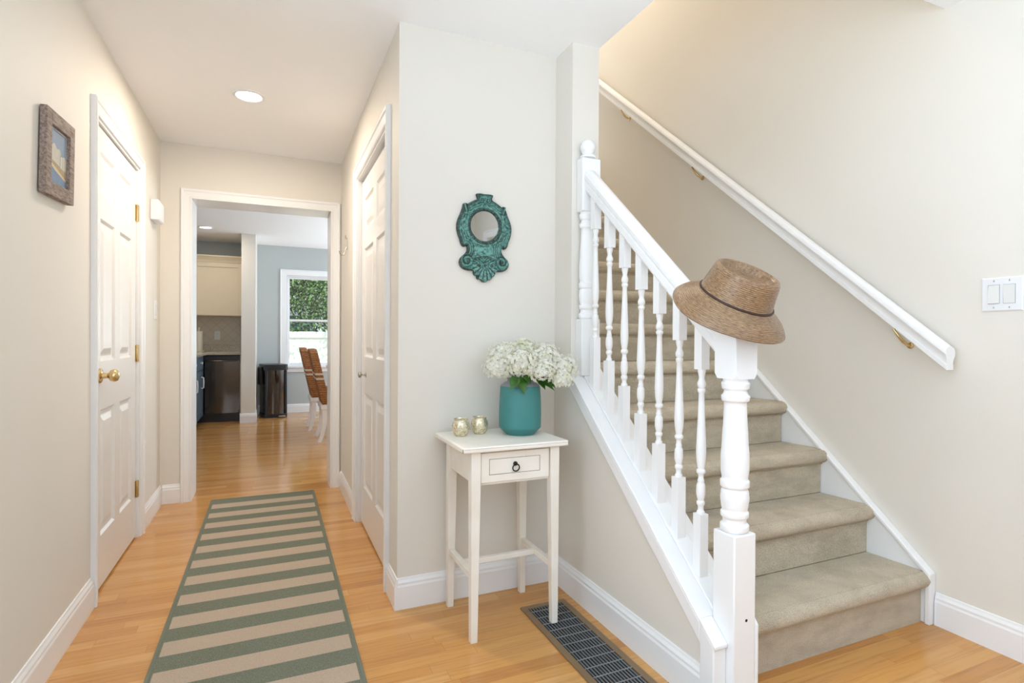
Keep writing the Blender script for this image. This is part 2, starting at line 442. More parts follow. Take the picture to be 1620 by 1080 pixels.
# stair wall: knee wall below the banister and the full height stub behind the upper newel
zlow = lambda y: .191+.872*(y-1.271)
YS = 2.106
c = MB(); c.box((XK, YS, 0), (XS, 4.285, 4.9))
c.prism([(1.287, 0), (YS, 0), (YS, zlow(YS)+.03), (1.287, zlow(1.287)+.03)], 'x', XK, XS)
struct('wall_stair', c, WALL, 'beige knee wall under the banister rising to a full-height stub', 'wall')
c = MB(); c.box((XW, YF, 0), (XW+.12, RW[0], 4.9)); c.box((XW, RW[0], 0), (XW+.12, RW[1], RW[2])); c.box((XW, RW[0], RW[3]), (XW+.12, RW[1], 4.9)); c.box((XW, RW[1], 0), (XW+.12, 4.285, 4.9)); c.box((XW, 4.285, 2.60), (XW+.12, 5.3, 4.9))
struct('wall_right', c, WALL, 'long beige wall on the right behind the stairs', 'wall')
# upper stairwell shell
c = MB(); c.box((XS-.12, 1.30, H+.162), (XS, YS-.002, 4.9)); c.box((XS, 1.18, H+.162), (XW, 1.30, 4.9)); c.box((XS-.1, 5.2, HK+.15), (XW, 5.32, 4.9))
struct('wall_stairwell', c, WALL, 'upper stairwell walls above the foyer ceiling', 'wall')
struct('ceiling_stairwell', rbox((XS-.12, 1.18, 4.9), (XW+.12, 5.32, 5.0)), CEIL, 'white ceiling high above the stairs', 'ceiling')

# front wall behind the camera, with two windows
def wall_y(name, y0, y1, x0, x1, h, openings, mat, label):
    c = MB(); xs = x0
    for a, b, z0, z1 in sorted(openings):
        c.box((xs, y0, 0), (a, y1, h)); c.box((a, y0, 0), (b, y1, z0)); c.box((a, y0, z1), (b, y1, h)); xs = b
    c.box((xs, y0, 0), (x1, y1, h))
    return struct(name, c, mat, label, 'wall')
W2 = (.70, 1.90, .55, 2.15); W3 = (-.55, .45, .55, 2.15)
wall_y('wall_front', YF-.12, YF, XL-.14, XW+.12, H, [W2, W3], WALL, 'beige front wall behind the viewer with two windows')
W1 = (.205, 1.06, .685, 2.02); W4 = (1.75, 2.95, .70, 2.0)
wall_y('wall_kitchen_back', 8.75, 8.87, -2.72, 3.62, HK, [W1, W4], KWALL, 'grey-blue back wall of the kitchen and dining area')
struct('wall_kitchen_left', rbox((-2.72, YE+.232, 0), (-2.60, 8.75, HK)), KWALL, 'kitchen wall far to the left', 'wall')
c = MB(); c.box((3.50, YE+.232, 0), (3.62, 5.6, HK)); c.box((3.50, 7.6, 0), (3.62, 8.75, HK)); c.box((3.5, 5.6, 0), (3.62, 7.6, .2)); c.box((3.5, 5.6, 2.3), (3.62, 7.6, HK))
struct('wall_dining_right', c, KWALL, 'dining area wall far to the right with a glazed opening', 'wall')
struct('wall_kitchen_stub', rbox((-.360, 7.90, 0), (-.192, 8.75, HK)), WALL, 'narrow beige partition end beside the dishwasher', 'wall')

# ------------------------------------------------------------------ trim
BP = [(0, 0), (.014, 0), (.014, .092), (.011, .100), (.011, .108), (.006, .118), (.004, .126), (0, .127)]
def base_run(p, q, nrm):
    """baseboard moulding from p to q (xy), nrm points into the room"""
    m = MB(); p = Vector((*p, 0)); q = Vector((*q, 0)); m.sweep(BP, [p, q], (*nrm, 0)); return m
def baseboard(name, runs, label):
    c = MB()
    for p, q, n in runs:
        b = base_run(p, q, n); c.add(b.v, b.f)
    return struct(name, c, TRIM, label, 'baseboard')
baseboard('baseboard_left', [((XL, YF), (XL, D1a-.065), (1, 0)), ((XL, D1b+.065), (XL, YE), (1, 0))], 'white baseboard along the left hall wall')
baseboard('baseboard_end', [((XL+.014, YE), (OX0-.055, YE), (0, -1))], 'white baseboard left of the kitchen opening')
baseboard('baseboard_hall_right', [((XR, YM-.014), (XR, D2a-.073), (-1, 0)), ((XR, D2b+.075), (XR, YE-.018), (-1, 0))], 'white baseboard along the closet wall')
baseboard('baseboard_mirror', [((XR, YM), (XK-.014, YM), (0, -1))], 'white baseboard behind the console table')
baseboard('baseboard_stair', [((XK, 1.285), (XK, YM), (-1, 0))], 'white baseboard under the banister knee wall')
baseboard('baseboard_right', [((XW, YF), (XW, 1.308), (-1, 0))], 'white baseboard right of the bottom stair')
baseboard('baseboard_kitchen', [((-.178, 8.75), (3.5, 8.75), (0, -1)), ((-.374, 7.90), (-.178, 7.90), (0, -1)), ((-.192, 7.9005), (-.192, 8.7355), (1, 0)), ((-.360, 7.9005), (-.360, 8.06), (-1, 0))], 'white baseboard in the dining area')

def casing_frame(c, P, a, b, z0, top, w):
    """mitred casing on three sides of an opening; P(u, z, d) -> xyz with d out of the wall"""
    prof = [(.005, 0), (.005, .010), (.010, .014), (w-.020, .016), (w-.015, .021), (w-.004, .022), (w, .018), (w, 0)]
    n = len(prof); v = []
    for e, d in prof: v += [P(a-e, z0, d), P(a-e, top+e, d), P(b+e, top+e, d), P(b+e, z0, d)]
    f = []
    for k in range(n):
        k2 = (k+1) % n
        for q in range(3): f.append((k*4+q, k*4+q+1, k2*4+q+1, k2*4+q))
    f += [tuple(k*4 for k in range(n)), tuple(k*4+3 for k in range(n))]
    c.add(v, f)
def casing(name, plane, axis, a, b, top, w, out, label):
    """door casing: axis 'y' = wall runs along y (plane is x); out = signed thickness direction"""
    c = MB()
    P = (lambda u, z, d: (plane+out*d, u, z)) if axis == 'y' else (lambda u, z, d: (u, plane+out*d, z))
    casing_frame(c, P, a, b, 0, top, w)
    return struct(name, c, TRIM, label, 'trim')
casing('trim_1', XL, 'y', D1a, D1b, DH-.005, .064, 1, 'white casing around the left hall door')
casing('trim_2', XR, 'y', D2a, D2b, DH+.02, .072, -1, 'white casing around the closet door')
casing('trim_3', YE, 'x', OX0+.008, OX1-.008, OZ-.008, .062, -1, 'white casing around the kitchen opening')
c = MB(); c.box((OX0, YE-.016, 0), (OX0+.012, YE+.243, OZ-.012)); c.box((OX1-.012, YE-.016, 0), (OX1, YE+.243, OZ-.012)); c.box((OX0, YE-.016, OZ-.012), (OX1, YE+.243, OZ))
struct('trim_4', c, TRIM, 'white jamb lining of the kitchen opening', 'trim', bevel=.002)
# door jambs
c = MB()
for a, b in ((D1a, D1a+.012), (D1b-.012, D1b)): c.box((XL-.088, a, 0), (XL+.002, b, DH-.012))
c.box((XL-.088, D1a, DH-.012), (XL+.002, D1b, DH))
struct('trim_5', c, TRIM, 'white jamb of the left hall door', 'trim')
c = MB()
for a, b in ((D2a, D2a+.010), (D2b-.010, D2b)): c.box((XR-.002, a, 0), (XR+.088, b, DH+.015))
c.box((XR-.002, D2a, DH+.015), (XR+.088, D2b, DH+.025))
struct('trim_6', c, TRIM, 'white jamb of the closet door', 'trim')

# ------------------------------------------------------------------ six-panel doors
def panel_door_mesh(u0, u1, z0, z1, P, thick):
    """P(u, z, d) -> xyz; d = depth below the face"""
    m = MB(); wd = u1-u0
    st = .105; mid = .095; pw = (wd-2*st-mid)/2
    cols = [(u0+st, u0+st+pw), (u1-st-pw, u1-st)]
    rows = [(z0+.225, z0+.782), (z0+.995, z0+1.625), (z0+1.725, z0+1.918)]
    us = sorted({u0, u1, *[q for c_ in cols for q in c_]}); zs = sorted({z0, z1, *[q for r in rows for q in r]})
    for i in range(len(us)-1):
        for j in range(len(zs)-1):
            if (us[i], us[i+1]) in cols and (zs[j], zs[j+1]) in rows: continue
            m.add([P(us[i], zs[j], 0), P(us[i+1], zs[j], 0), P(us[i+1], zs[j+1], 0), P(us[i], zs[j+1], 0)], [(0, 1, 2, 3)])
    steps = [(0, 0), (.004, .003), (.012, .009), (.022, .010), (.030, .009), (.052, .003), (.056, .002)]
    for a, b in cols:
        for e, f in rows:
            rings = [[P(a+i, e+i, d), P(b-i, e+i, d), P(b-i, f-i, d), P(a+i, f-i, d)] for i, d in steps]
            v = [p for r in rings for p in r]; fs = []
            for k in range(len(rings)-1):
                for q in range(4): fs.append((k*4+q, k*4+(q+1) % 4, (k+1)*4+(q+1) % 4, (k+1)*4+q))
            fs.append([(len(rings)-1)*4+q for q in range(4)]); m.add(v, fs)
    # sides and back
    A = [P(u0, z0, 0), P(u1, z0, 0), P(u1, z1, 0), P(u0, z1, 0)]; B = [P(u0, z0, thick), P(u1, z0, thick), P(u1, z1, thick), P(u0, z1, thick)]
    m.add(A+B, [(0, 1, 5, 4), (1, 2, 6, 5), (2, 3, 7, 6), (3, 0, 4, 7), (4, 5, 6, 7)])
    bm = m; return bm
def weld(o, d=.0002):
    bm = bmesh.new(); bm.from_mesh(o.data); bmesh.ops.remove_doubles(bm, verts=bm.verts, dist=d)
    bmesh.ops.recalc_face_normals(bm, faces=bm.faces); bm.to_mesh(o.data); bm.free()

fx = XL-.010
d1 = thing('door_1', (fx, 3.239, 0), 'white six-panel door with brass ball knob on the left wall', 'door', kind='structure')
o = panel_door_mesh(D1a+.015, D1b-.015, .012, DH-.016, lambda u, z, d: (fx-d, u, z), .035).build('door_panel', DOOR, d1); weld(o)
kb = MB(); ky, kz = 2.925, .945
kb.lathe([(0, 0), (.033, 0), (.033, .004), (.028, .009), (.013, .012), (.011, .030), (.014, .034), (.024, .040), (.0275, .050), (.027, .060), (.021, .069), (.010, .073), (0, .0735)], (fx, ky, kz), 28, 'x')
kb.build('door_knob', BRASS, d1, smooth=True)['label'] = 'polished brass ball knob'
for z in (1.80, 1.025, .272):
    h = MB(); h.box((fx-.002, D1b-.0145-.020, z-.045), (fx+.0015, D1b-.016, z+.045))
    h.lathe([(0, -.048), (.0055, -.047), (.0062, -.044), (.0062, .044), (.0055, .047), (0, .048)], (fx+.006, D1b-.013, z), 12)
    h.box((XL+.001, D1b-.012, z-.045), (XL+.0035, D1b+.006, z+.045))
    h.build('hinge', BRASS, d1, smooth=True)['label'] = 'brass hinge'
fx2 = XR+.022
d2 = thing('door_2', (fx2, 2.96, 0), 'white six-panel closet door with small nickel knob on the right hall wall', 'door', kind='structure')
o = panel_door_mesh(D2a+.013, D2b-.013, .012, DH-.008, lambda u, z, d: (fx2+d, u, z), .035).build('door_panel', DOOR, d2); weld(o)
kb = MB(); kb.lathe([(0, 0), (.014, 0), (.014, -.003), (.006, -.006), (.006, -.022), (.013, -.027), (.0175, -.034), (.016, -.041), (.008, -.045), (0, -.0455)], (fx2, 3.235, .905), 24, 'x')
kb.build('door_knob', NICKEL, d2, smooth=True)['label'] = 'small nickel knob'

# ------------------------------------------------------------------ windows
def window(name, W, y_in, sign, label, sill=True):
    """double-hung window in a wall along x; y_in = interior face, sign = +1 when outdoors is at larger y"""
    a, b, z0, z1 = W; r = thing(name, ((a+b)/2, y_in, z0), label, 'window', kind='structure'); s = sign
    def bx(p, q):
        lo = tuple(min(i, j) for i, j in zip(p, q)); hi = tuple(max(i, j) for i, j in zip(p, q)); return lo, hi
    c = MB(); w = .092; casing_frame(c, lambda u, z, d: (u, y_in-d*s, z), a, b, z0, z1, w)
    c.build('casing', TRIM, r)
    if sill:
        c = MB(); c.box(*bx((a-w-.02, y_in-.05*s, z0-.022), (b+w+.02, y_in+.04*s, z0)))
        c.box(*bx((a-w, y_in, z0-.085), (b+w, y_in-.016*s, z0-.022))); c.build('sill', TRIM, r, bevel=.003)
    c = MB(); d0, d1_ = y_in+.001*s, y_in+.115*s; g = .012
    c.box(*bx((a+.0005, d0, z0+.0005), (a+g, d1_, z1))); c.box(*bx((b-g, d0, z0+.0005), (b-.0005, d1_, z1))); c.box(*bx((a+g, d0, z1-g), (b-g, d1_, z1-.0005))); c.box(*bx((a+g, d0, z0+.0005), (b-g, d1_, z0+g)))
    c.build('jamb', TRIM, r)
    zm = (z0+z1)/2+.01
    for q, (lo, hi, yy) in enumerate(((z0+g, zm+.018, y_in+.045*s), (zm-.018, z1-g, y_in+.080*s))):
        c = MB(); f = .028; ya, yb = yy-.015*s, yy+.015*s
        c.box(*bx((a+g, ya, lo), (a+g+f, yb, hi))); c.box(*bx((b-g-f, ya, lo), (b-g, yb, hi)))
        c.box(*bx((a+g+f, ya, lo), (b-g-f, yb, lo+f+.006))); c.box(*bx((a+g+f, ya, hi-f), (b-g-f, yb, hi)))
        sa = c.build('sash', TRIM, r, bevel=.002)
        p = MB(); p.box(*bx((a+g+f, yy-.002, lo+f), (b-g-f, yy+.002, hi-f))); p.build('pane', GLASS, sa)
    return r
window('window_1', W1, 8.75, 1, 'white double-hung window behind the woven chairs', True)
window('window_2', W2, YF, -1, 'wide front window behind the viewer')
window('window_3', W3, YF, -1, 'narrow front window behind the viewer')
window('window_4', W4, 8.75, 1, 'second dining window further right')

def side_window(name, W, x_in, sign, label):
    a, b, z0, z1 = W; r = thing(name, (x_in, (a+b)/2, z0), label, 'window', kind='structure')
    c = MB(); casing_frame(c, lambda u, z, d: (x_in-d*sign, u, z), a, b, z0, z1, .09); c.build('casing', TRIM, r)
    lo, hi = sorted((x_in-.03*sign, x_in+.04*sign)); MB().box((lo, a-.09, z0-.03), (hi, b+.09, z0-.001)).build('sill', TRIM, r)
    c = MB(); lo, hi = sorted((x_in+.05*sign, x_in+.08*sign)); f = .04
    c.box((lo, a+.001, z0+.001), (hi, a+f, z1-.001)); c.box((lo, b-f, z0+.001), (hi, b-.001, z1-.001)); c.box((lo, a+f, z0+.001), (hi, b-f, z0+f)); c.box((lo, a+f, z1-f), (hi, b-f, z1-.001)); c.box((lo, (a+b)/2-.025, z0+f), (hi, (a+b)/2+.025, z1-f))
    c.build('sash', TRIM, r); MB().box(((lo+hi)/2-.002, a+f, z0+f), ((lo+hi)/2+.002, b-f, z1-f)).build('pane', GLASS, r)
side_window('added_window_5', LW, XL, -1, 'wide added window on the left wall behind the viewer, for fill light')  # unseen window added to go with the left fill lights
side_window('added_window_6', RW, XW, 1, 'wide added window on the right wall behind the viewer, for fill light')  # window added on the right to go with its fill light

# ------------------------------------------------------------------ recessed lights
def downlight(x, y, z, power, label, r=.078):
    t = thing('recessed_light', (x, y, z), label, 'ceiling light', 'recessed ceiling lights')
    m = MB(); m.lathe([(r*.82, -.0005), (r*.82, -.006), (r*.9, -.009), (r, -.006), (r*1.03, 0), (r*.82, -.0005)], (x, y, z), 36)
    m.build('trim_ring', PLASTIC, t, smooth=True)
    m = MB(); m.lathe([(0, -.003), (r*.82, -.003), (r*.82, -.0005), (0, -.0005)], (x, y, z), 36); m.build('diffuser', LAMP, t, smooth=True)
    l = light('downlight_glow', 'AREA', (x, y, z-.02), (0, 0, -1), power, (1, .86, .70), .13, shape='DISK'); return t
downlight(-.115, 3.285, H, 14.5, 'round recessed ceiling light glowing over the hall runner')
downlight(-.74, 7.64, HK, 6, 'round recessed ceiling light above the kitchen cabinets')
light('stairwell_fill', 'AREA', (1.87, 3.3, 4.86), (0, 0, -1), 26, (1, .86, .70), .5, shape='DISK')  # added light without a fixture, brightens the upper stair walls

# ------------------------------------------------------------------ stairs
RISE, RUN, Y0 = .2015, .220, 1.346
st = thing('staircase', (1.86, 1.346, 0), 'beige carpeted staircase rising along the right wall', 'stairs')
NST = 13
zt = lambda k: RISE*k if k <= 4 else RISE*4+.1965*(k-4)
yr = lambda k: Y0+RUN*(k-1)
for k in range(1, NST+1):
    zb, z1, ya, yb = zt(k-1), zt(k), yr(k), yr(k+1)
    nr = .030; no = .036
    pts = [(ya, zb)]
    pts += [(ya, z1-2*nr-.012), (ya-.010, z1-2*nr-.004)]
    for i in range(0, 9):
        a = -PI/2-PI*i/8; pts.append((ya-no+nr+nr*math.cos(a)*1.0, z1-nr+nr*math.sin(a)))
    pts += [(ya-.005, z1+.003), (ya+.08, z1+.002), (yb, z1-.002), (yb, z1-.06), (ya+.03, zb-.02 if k > 1 else 0)]
    m = MB(); n = 2
    m.prism(pts, 'x', XS+.002, XW-.034)
    m.build('step', CARPET, st, smooth=True, angle=50)
# landing
MB().box((XS+.002, yr(NST+1), zt(NST)-.06), (XW-.034, 5.19, zt(NST))).build('landing', CARPET, st)
# wall-side skirt board with cap moulding
sk = lambda y: .204+.874*(y-1.315)
m = MB(); m.prism([(1.318, 0), (1.318, sk(1.318)-.012), (4.25, sk(4.25)-.012), (4.25, sk(4.25)-.6), (1.75, 0)], 'x', XW-.032, XW-.001)
m.prism([(1.311, 0), (1.311, sk(1.311)), (4.25, sk(4.25)), (4.25, sk(4.25)-.016), (1.330, sk(1.330)-.020), (1.330, 0)], 'x', XW-.040, XW-.001)
m.build('skirt_board', TRIM, st, bevel=.003)

# ------------------------------------------------------------------ banister
bal = thing('banister', (1.27, 1.243, 0), 'white banister with turned balusters and two newel posts beside the stairs', 'banister')
NX, NY, NW = 1.2775, 1.2425, .0425
def square_post(m, x, y, hw, z0, z1, cut=False):
    c_ = .012
    def ring(z, k): return [(x-hw+k, y-hw, z), (x+hw-k, y-hw, z), (x+hw, y-hw+k, z), (x+hw, y+hw-k, z), (x+hw-k, y+hw, z), (x-hw+k, y+hw, z), (x-hw, y+hw-k, z), (x-hw, y-hw+k, z)]
    if not cut: m.prism([(x-hw, y-hw), (x+hw, y-hw), (x+hw, y+hw), (x-hw, y+hw)], 'z', z0, z1); return
    v = ring(z0, c_)+ring(z0+.016, .0012)+ring(z1, .0012); f = [tuple(range(8))[::-1], tuple(range(16, 24))]
    for b in (0, 8): f += [(b+i, b+(i+1) % 8, b+8+(i+1) % 8, b+8+i) for i in range(8)]
    m.add(v, f)
NEWEL = [(0,.036),(.008,.040),(.02,.0415),(.045,.0415),(.06,.034),(.085,.034),(.10,.040),(.125,.0405),(.14,.036),(.17,.039),(.22,.0415),(.265,.0395),(.28,.0355),(.295,.0415),(.33,.042),(.345,.037),(.40,.0405),(.48,.0408),(.60,.0375),(.75,.0335),(.845,.032),(.855,.039),(.885,.041),(.90,.035),(.92,.0325),(.935,.039),(.97,.041),(.985,.036),(1,.036)]
def turned(m, prof, x, y, z0, z1, n=28):
    m.lathe([(r, z0+t*(z1-z0)) for t, r in prof], (x, y, 0), n)
def densify(prof, k=3):
    out = []
    for (a, b), (c_, d) in zip(prof[:-1], prof[1:]):
        for i in range(k): out.append((a+(c_-a)*i/k, b+(d-b)*(.5-.5*math.cos(PI*i/k))))
    out.append(prof[-1]); return out
def ball(m, x, y, z, r=.034):
    # little neck and ball above a block whose top is z
    m.lathe([(.033, z), (.034, z+.006), (.030, z+.010), (.024, z+.013)]+[(max(.0005, r*math.sin(a)), z+.012+r*1.0-r*math.cos(a)) for a in [PI*(.26+.74*i/12) for i in range(13)]], (x, y, 0), 28)
# lower newel
m = MB(); square_post(m, NX, NY, NW, 0, .545); nw = m.build('newel_post', TRIM, bal, bevel=.004)
m = MB(); square_post(m, NX, NY, NW, 1.003, 1.19, True); m.build('upper_block', TRIM, nw)
m = MB(); turned(m, densify(NEWEL), NX, NY, .545, 1.003); m.build('turned_shaft', TRIM, nw, smooth=True, angle=60)
m = MB(); ball(m, NX, NY, 1.19); m.build('ball_finial', TRIM, nw, smooth=True, angle=80)
m = MB(); m.lathe([(0, 0), (.0045, 0), (.0045, -.002), (0, -.002)], (NX+.006, NY-NW-.0006+.002, .292), 10, 'y'); m.build('screw', IRON, nw)
# upper newel, against the stub wall
UX, UY, UH = 1.273, YS-.026, .046
zc = lambda y: .364+.866*(y-1.384)     # top of the sloping base rail
def half_block(m, z0, z1):
    m.box((UX-UH, YS-.052, z0), (UX+UH, YS-.0005, z1))
m = MB(); half_block(m, zc(UY-.026)+.014, 1.205); nw2 = m.build('newel_post', TRIM, bal, bevel=.003)
m = MB(); half_block(m, 1.672, 1.905); m.build('upper_block', TRIM, nw2, bevel=.005)
m = MB(); m.lathe([(r*1.08, 1.205+t*(1.672-1.205)) for t, r in densify(NEWEL)], (UX, UY, 0), 28, sy=.56); m.build('turned_shaft', TRIM, nw2, smooth=True, angle=60)
m = MB(); ball(m, UX-.012, UY-.012, 1.905); m.build('ball_finial', TRIM, nw2, smooth=True, angle=80)
# base rail (cap of the knee wall) and its outer fascia
ya, yb = 1.286, YS-.002
m = MB(); xo = 1.180
m.prism([(ya, zc(ya)-.012), (yb, zc(yb)-.012), (yb, zc(yb)), (ya, zc(ya))], 'x', xo+.004, XS+.018)
m.prism([(ya+.001, zlow(ya)), (yb, zlow(yb)), (yb, zc(yb)-.013), (ya+.001, zc(ya)-.013)], 'x', xo+.006, XK-.001)
m.prism([(ya+.001, zlow(ya)-.012), (yb, zlow(yb)-.012), (yb, zlow(yb)-.001), (ya+.001, zlow(ya)-.001)], 'x', xo+.012, XK-.001)
m.prism([(ya, zc(ya)), (yb, zc(yb)), (yb, zc(yb)+.010), (ya, zc(ya)+.010)], 'x', NX-.034, NX+.030)
m.build('base_rail', TRIM, bal, bevel=.004)
m = MB(); m.prism([(1.228, 0), (ya, 0), (ya, zc(ya)-.0125), (1.228, zc(1.228)-.0125)], 'x', xo+.006, NX-NW-.0005)
m.build('end_board', TRIM, bal, bevel=.004)
m = MB(); m.prism([(1.221, zc(1.221)-.012), (ya+.0004, zc(ya)-.012), (ya+.0004, zc(ya)), (1.221, zc(1.221))], 'x', xo+.004, NX-NW-.0005); m.build('rail_end', TRIM, bal, bevel=.003)
m = MB(); m.prism([(1.2, 0), (1.345, 0), (1.345, .300), (1.225, .300), (1.2, .270)], 'x', NX+NW+.0005, NX+NW+.014); m.build('skirt_return', TRIM, bal, bevel=.003)
# hand rail
zr = lambda y: 1.322+.900*(y-1.465)
RP = [(-.020, -.098), (.020, -.098), (.026, -.086), (.026, -.060), (.022, -.052), (.031, -.040), (.032, -.022), (.026, -.008), (.014, -.001), (0, .001), (-.014, -.001), (-.026, -.008), (-.032, -.022), (-.031, -.040), (-.022, -.052), (-.026, -.060), (-.026, -.086)]
y1, y2 = NY+NW+.0005, YS-.053
m = MB(); m.sweep(RP, [(NX, y1, zr(y1)), (UX-.006, y2, zr(y2))], (1, 0, 0)); m.build('handrail', TRIM, bal, smooth=True, angle=30)
# balusters
BALP = [(0,.012),(.015,.0125),(.025,.009),(.05,.0088),(.066,.0128),(.082,.0128),(.092,.0095),(.13,.0140),(.16,.0145),(.20,.0135),(.215,.0100),(.23,.0108),(.245,.0085),(.27,.0085),(.283,.0142),(.30,.0142),(.312,.0100),(.36,.0140),(.43,.0160),(.55,.0138),(.70,.0108),(.835,.0088),(.845,.012),(.862,.0128),(.872,.009),(.885,.0130),(.905,.0138),(.925,.0102),(.94,.0085),(.968,.011),(.985,.0125),(1,.012)]
for k in range(7):
    y = 1.380+.1043*k; x = NX-.004-.0015*k; hw = .0165
    zb = .557+.906*(y-1.380); ztop = 1.011+.898*(y-1.367)
    m = MB(); sl = .866
    for (lo, hi, kind) in ((None, zb, 0), (ztop, None, 1)):
        v = []
        for dx, dy in ((-hw, -hw), (hw, -hw), (hw, hw), (-hw, hw)): v.append((x+dx, y+dy, (zc(y+dy)+.009) if lo is None else lo))
        for dx, dy in ((-hw, -hw), (hw, -hw), (hw, hw), (-hw, hw)): v.append((x+dx, y+dy, hi if hi is not None else zr(y+dy)-.097))
        m.add(v, [(3,2,1,0),(4,5,6,7),(0,1,5,4),(1,2,6,5),(2,3,7,6),(3,0,4,7)])
    m.lathe([(r, zb+t*(ztop-zb)) for t, r in densify(BALP, 2)], (x, y, 0), 18)
    m.build('baluster', TRIM, bal, smooth=True, angle=45)

# wall handrail with three brackets
wr = thing('stair_handrail', (XW-.05, 1.235, 1.0), 'white moulded handrail on brass brackets climbing the right wall', 'handrail')
ry0, ry1 = 1.235, 4.15
zw = lambda y: 1.095+.838*(y-1.235)
WP = [(-.030, -.006), (-.035, -.016), (-.036, -.026), (-.032, -.037), (-.0285, -.046), (-.0275, -.064), (-.0285, -.0665), (-.0265, -.0675), (-.0285, -.0690), (-.0285, -.086), (.014, -.086), (.014, -.070), (.011, -.060), (.016, -.046), (.024, -.034), (.026, -.018), (.018, -.004), (0, .004), (-.018, .002)]
m = MB(); m.sweep(WP, [(XW-.058, ry0, zw(ry0)), (XW-.058, ry1, zw(ry1))], (1, 0, 0)); m.build('rail', TRIM, wr, smooth=True, angle=28)
for y in (1.435, 2.635, 3.39):
    z = zw(y)-.086
    m = MB(); m.lathe([(0, 0), (.014, 0), (.013, -.005), (.006, -.007), (0, -.007)], (XW, y-.022, z-.078), 16, 'x')
    m.tube([(XW-.004, y-.022, z-.078), (XW-.018, y-.020, z-.076), (XW-.034, y-.012, z-.062), (XW-.046, y, z-.036), (XW-.054, y+.014, z-.010)], [.0055, .006, .0065, .006, .005], 10)
    m.prism([(y-.012, zw(y-.012)-.0895), (y+.040, zw(y+.040)-.0895), (y+.040, zw(y+.040)-.0865), (y-.012, zw(y-.012)-.0865)], 'x', XW-.062, XW-.046)
    m.build('bracket', BRASS, wr, smooth=True)['label'] = 'brass rail bracket'

# ------------------------------------------------------------------ switches, outlet, chime, hook
def switch_plate(name, P, w, h, label, rockers=(), outlet=False, cat='light switch', group=None, loc=(0,0,0)):
    """P(u, v, d): u along wall, v up from the plate centre, d out of the wall"""
    t = thing(name, loc, label, cat, group)
    m = MB(); hw, hh = w/2, h/2
    v = [P(-hw,-hh,0),P(hw,-hh,0),P(hw,hh,0),P(-hw,hh,0),P(-hw,-hh,.003),P(hw,-hh,.003),P(hw,hh,.003),P(-hw,hh,.003),P(-hw+.004,-hh+.004,.006),P(hw-.004,-hh+.004,.006),P(hw-.004,hh-.004,.006),P(-hw+.004,hh-.004,.006)]
    m.add(v, [(3,2,1,0),(0,1,5,4),(1,2,6,5),(2,3,7,6),(3,0,4,7),(4,5,9,8),(5,6,10,9),(6,7,11,10),(7,4,8,11),(8,9,10,11)])
    m.build('plate', PLASTIC, t)
    for i, u in enumerate(rockers):
        a, b = .0165, .033
        fr = MB(); fr.add([P(u-a-.0015,-b-.0015,.0061),P(u+a+.0015,-b-.0015,.0061),P(u+a+.0015,b+.0015,.0061),P(u-a-.0015,b+.0015,.0061),P(u-a-.0015,-b-.0015,.0066),P(u+a+.0015,-b-.0015,.0066),P(u+a+.0015,b+.0015,.0066),P(u-a-.0015,b+.0015,.0066)], [(3,2,1,0),(4,5,6,7),(0,1,5,4),(1,2,6,5),(2,3,7,6),(3,0,4,7)])
        fr.build('rocker_gap', GRILLE, t)
        r = MB(); d0, d1 = (.012, .0075) if i == 0 else (.0075, .012)
        r.add([P(u-a,-b,.0066),P(u+a,-b,.0066),P(u+a,b,.0066),P(u-a,b,.0066),P(u-a,-b,d0),P(u+a,-b,d0),P(u+a,b,d1),P(u-a,b,d1)], [(3,2,1,0),(4,5,6,7),(0,1,5,4),(1,2,6,5),(2,3,7,6),(3,0,4,7)])
        r.build('rocker', ROCKER, t)
        for sg in (-1, 1):
            s = MB(); s.add([P(u-.0018,sg*.048-.003,.0061),P(u+.0018,sg*.048-.003,.0061),P(u+.0018,sg*.048+.003,.0061),P(u-.0018,sg*.048+.003,.0061),P(u-.0018,sg*.048-.003,.0069),P(u+.0018,sg*.048-.003,.0069),P(u+.0018,sg*.048+.003,.0069),P(u-.0018,sg*.048+.003,.0069)], [(4,5,6,7),(0,1,5,4),(1,2,6,5),(2,3,7,6),(3,0,4,7)])
            s.build('screw', NICKEL, t)
    if outlet:
        for v0 in (-.022, .022):
            r = MB(); a, b = .016, .014
            r.add([P(-a,v0-b,.006),P(a,v0-b,.006),P(a,v0+b,.006),P(-a,v0+b,.006),P(-a,v0-b,.008),P(a,v0-b,.008),P(a,v0+b,.008),P(-a,v0+b,.008)], [(4,5,6,7),(0,1,5,4),(1,2,6,5),(2,3,7,6),(3,0,4,7)])
            for q in (-.006, .006):
                r.add([P(q-.0012,v0-.004,.0083),P(q+.0012,v0-.004,.0083),P(q+.0012,v0+.005,.0083),P(q-.0012,v0+.005,.0083)], [(0,1,2,3)], 1)
            r.build('socket', [ROCKER, GRILLE], t)
    return t
cy_, cz_ = 1.105, 1.288
switch_plate('light_switch', lambda u, v, d: (XW-d, cy_-u, cz_+v), .124, .122, 'white double rocker switch on the right wall beyond the handrail end', (-.023, .023), loc=(XW, cy_, cz_))
switch_plate('light_switch', lambda u, v, d: (XL+d, 4.108+u, 1.285+v), .075, .118, 'small white switch plate on the left wall past the door', (0,), loc=(XL, 4.108, 1.285))
switch_plate('electrical_outlet', lambda u, v, d: (XL+d, 3.79+u, .448+v), .072, .118, 'white outlet low on the left wall past the door', outlet=True, cat='outlet', loc=(XL, 3.79, .448))
switch_plate('electrical_outlet', lambda u, v, d: (-.70+u, 8.735-d, 1.135+v), .072, .118, 'small cream outlet on the kitchen backsplash tile', outlet=True, cat='outlet', loc=(-.70, 8.735, 1.135))
ch = thing('chime_box', (XL, 4.03, 1.84), 'white ribbed door chime box high on the left wall near the corner', 'door chime')
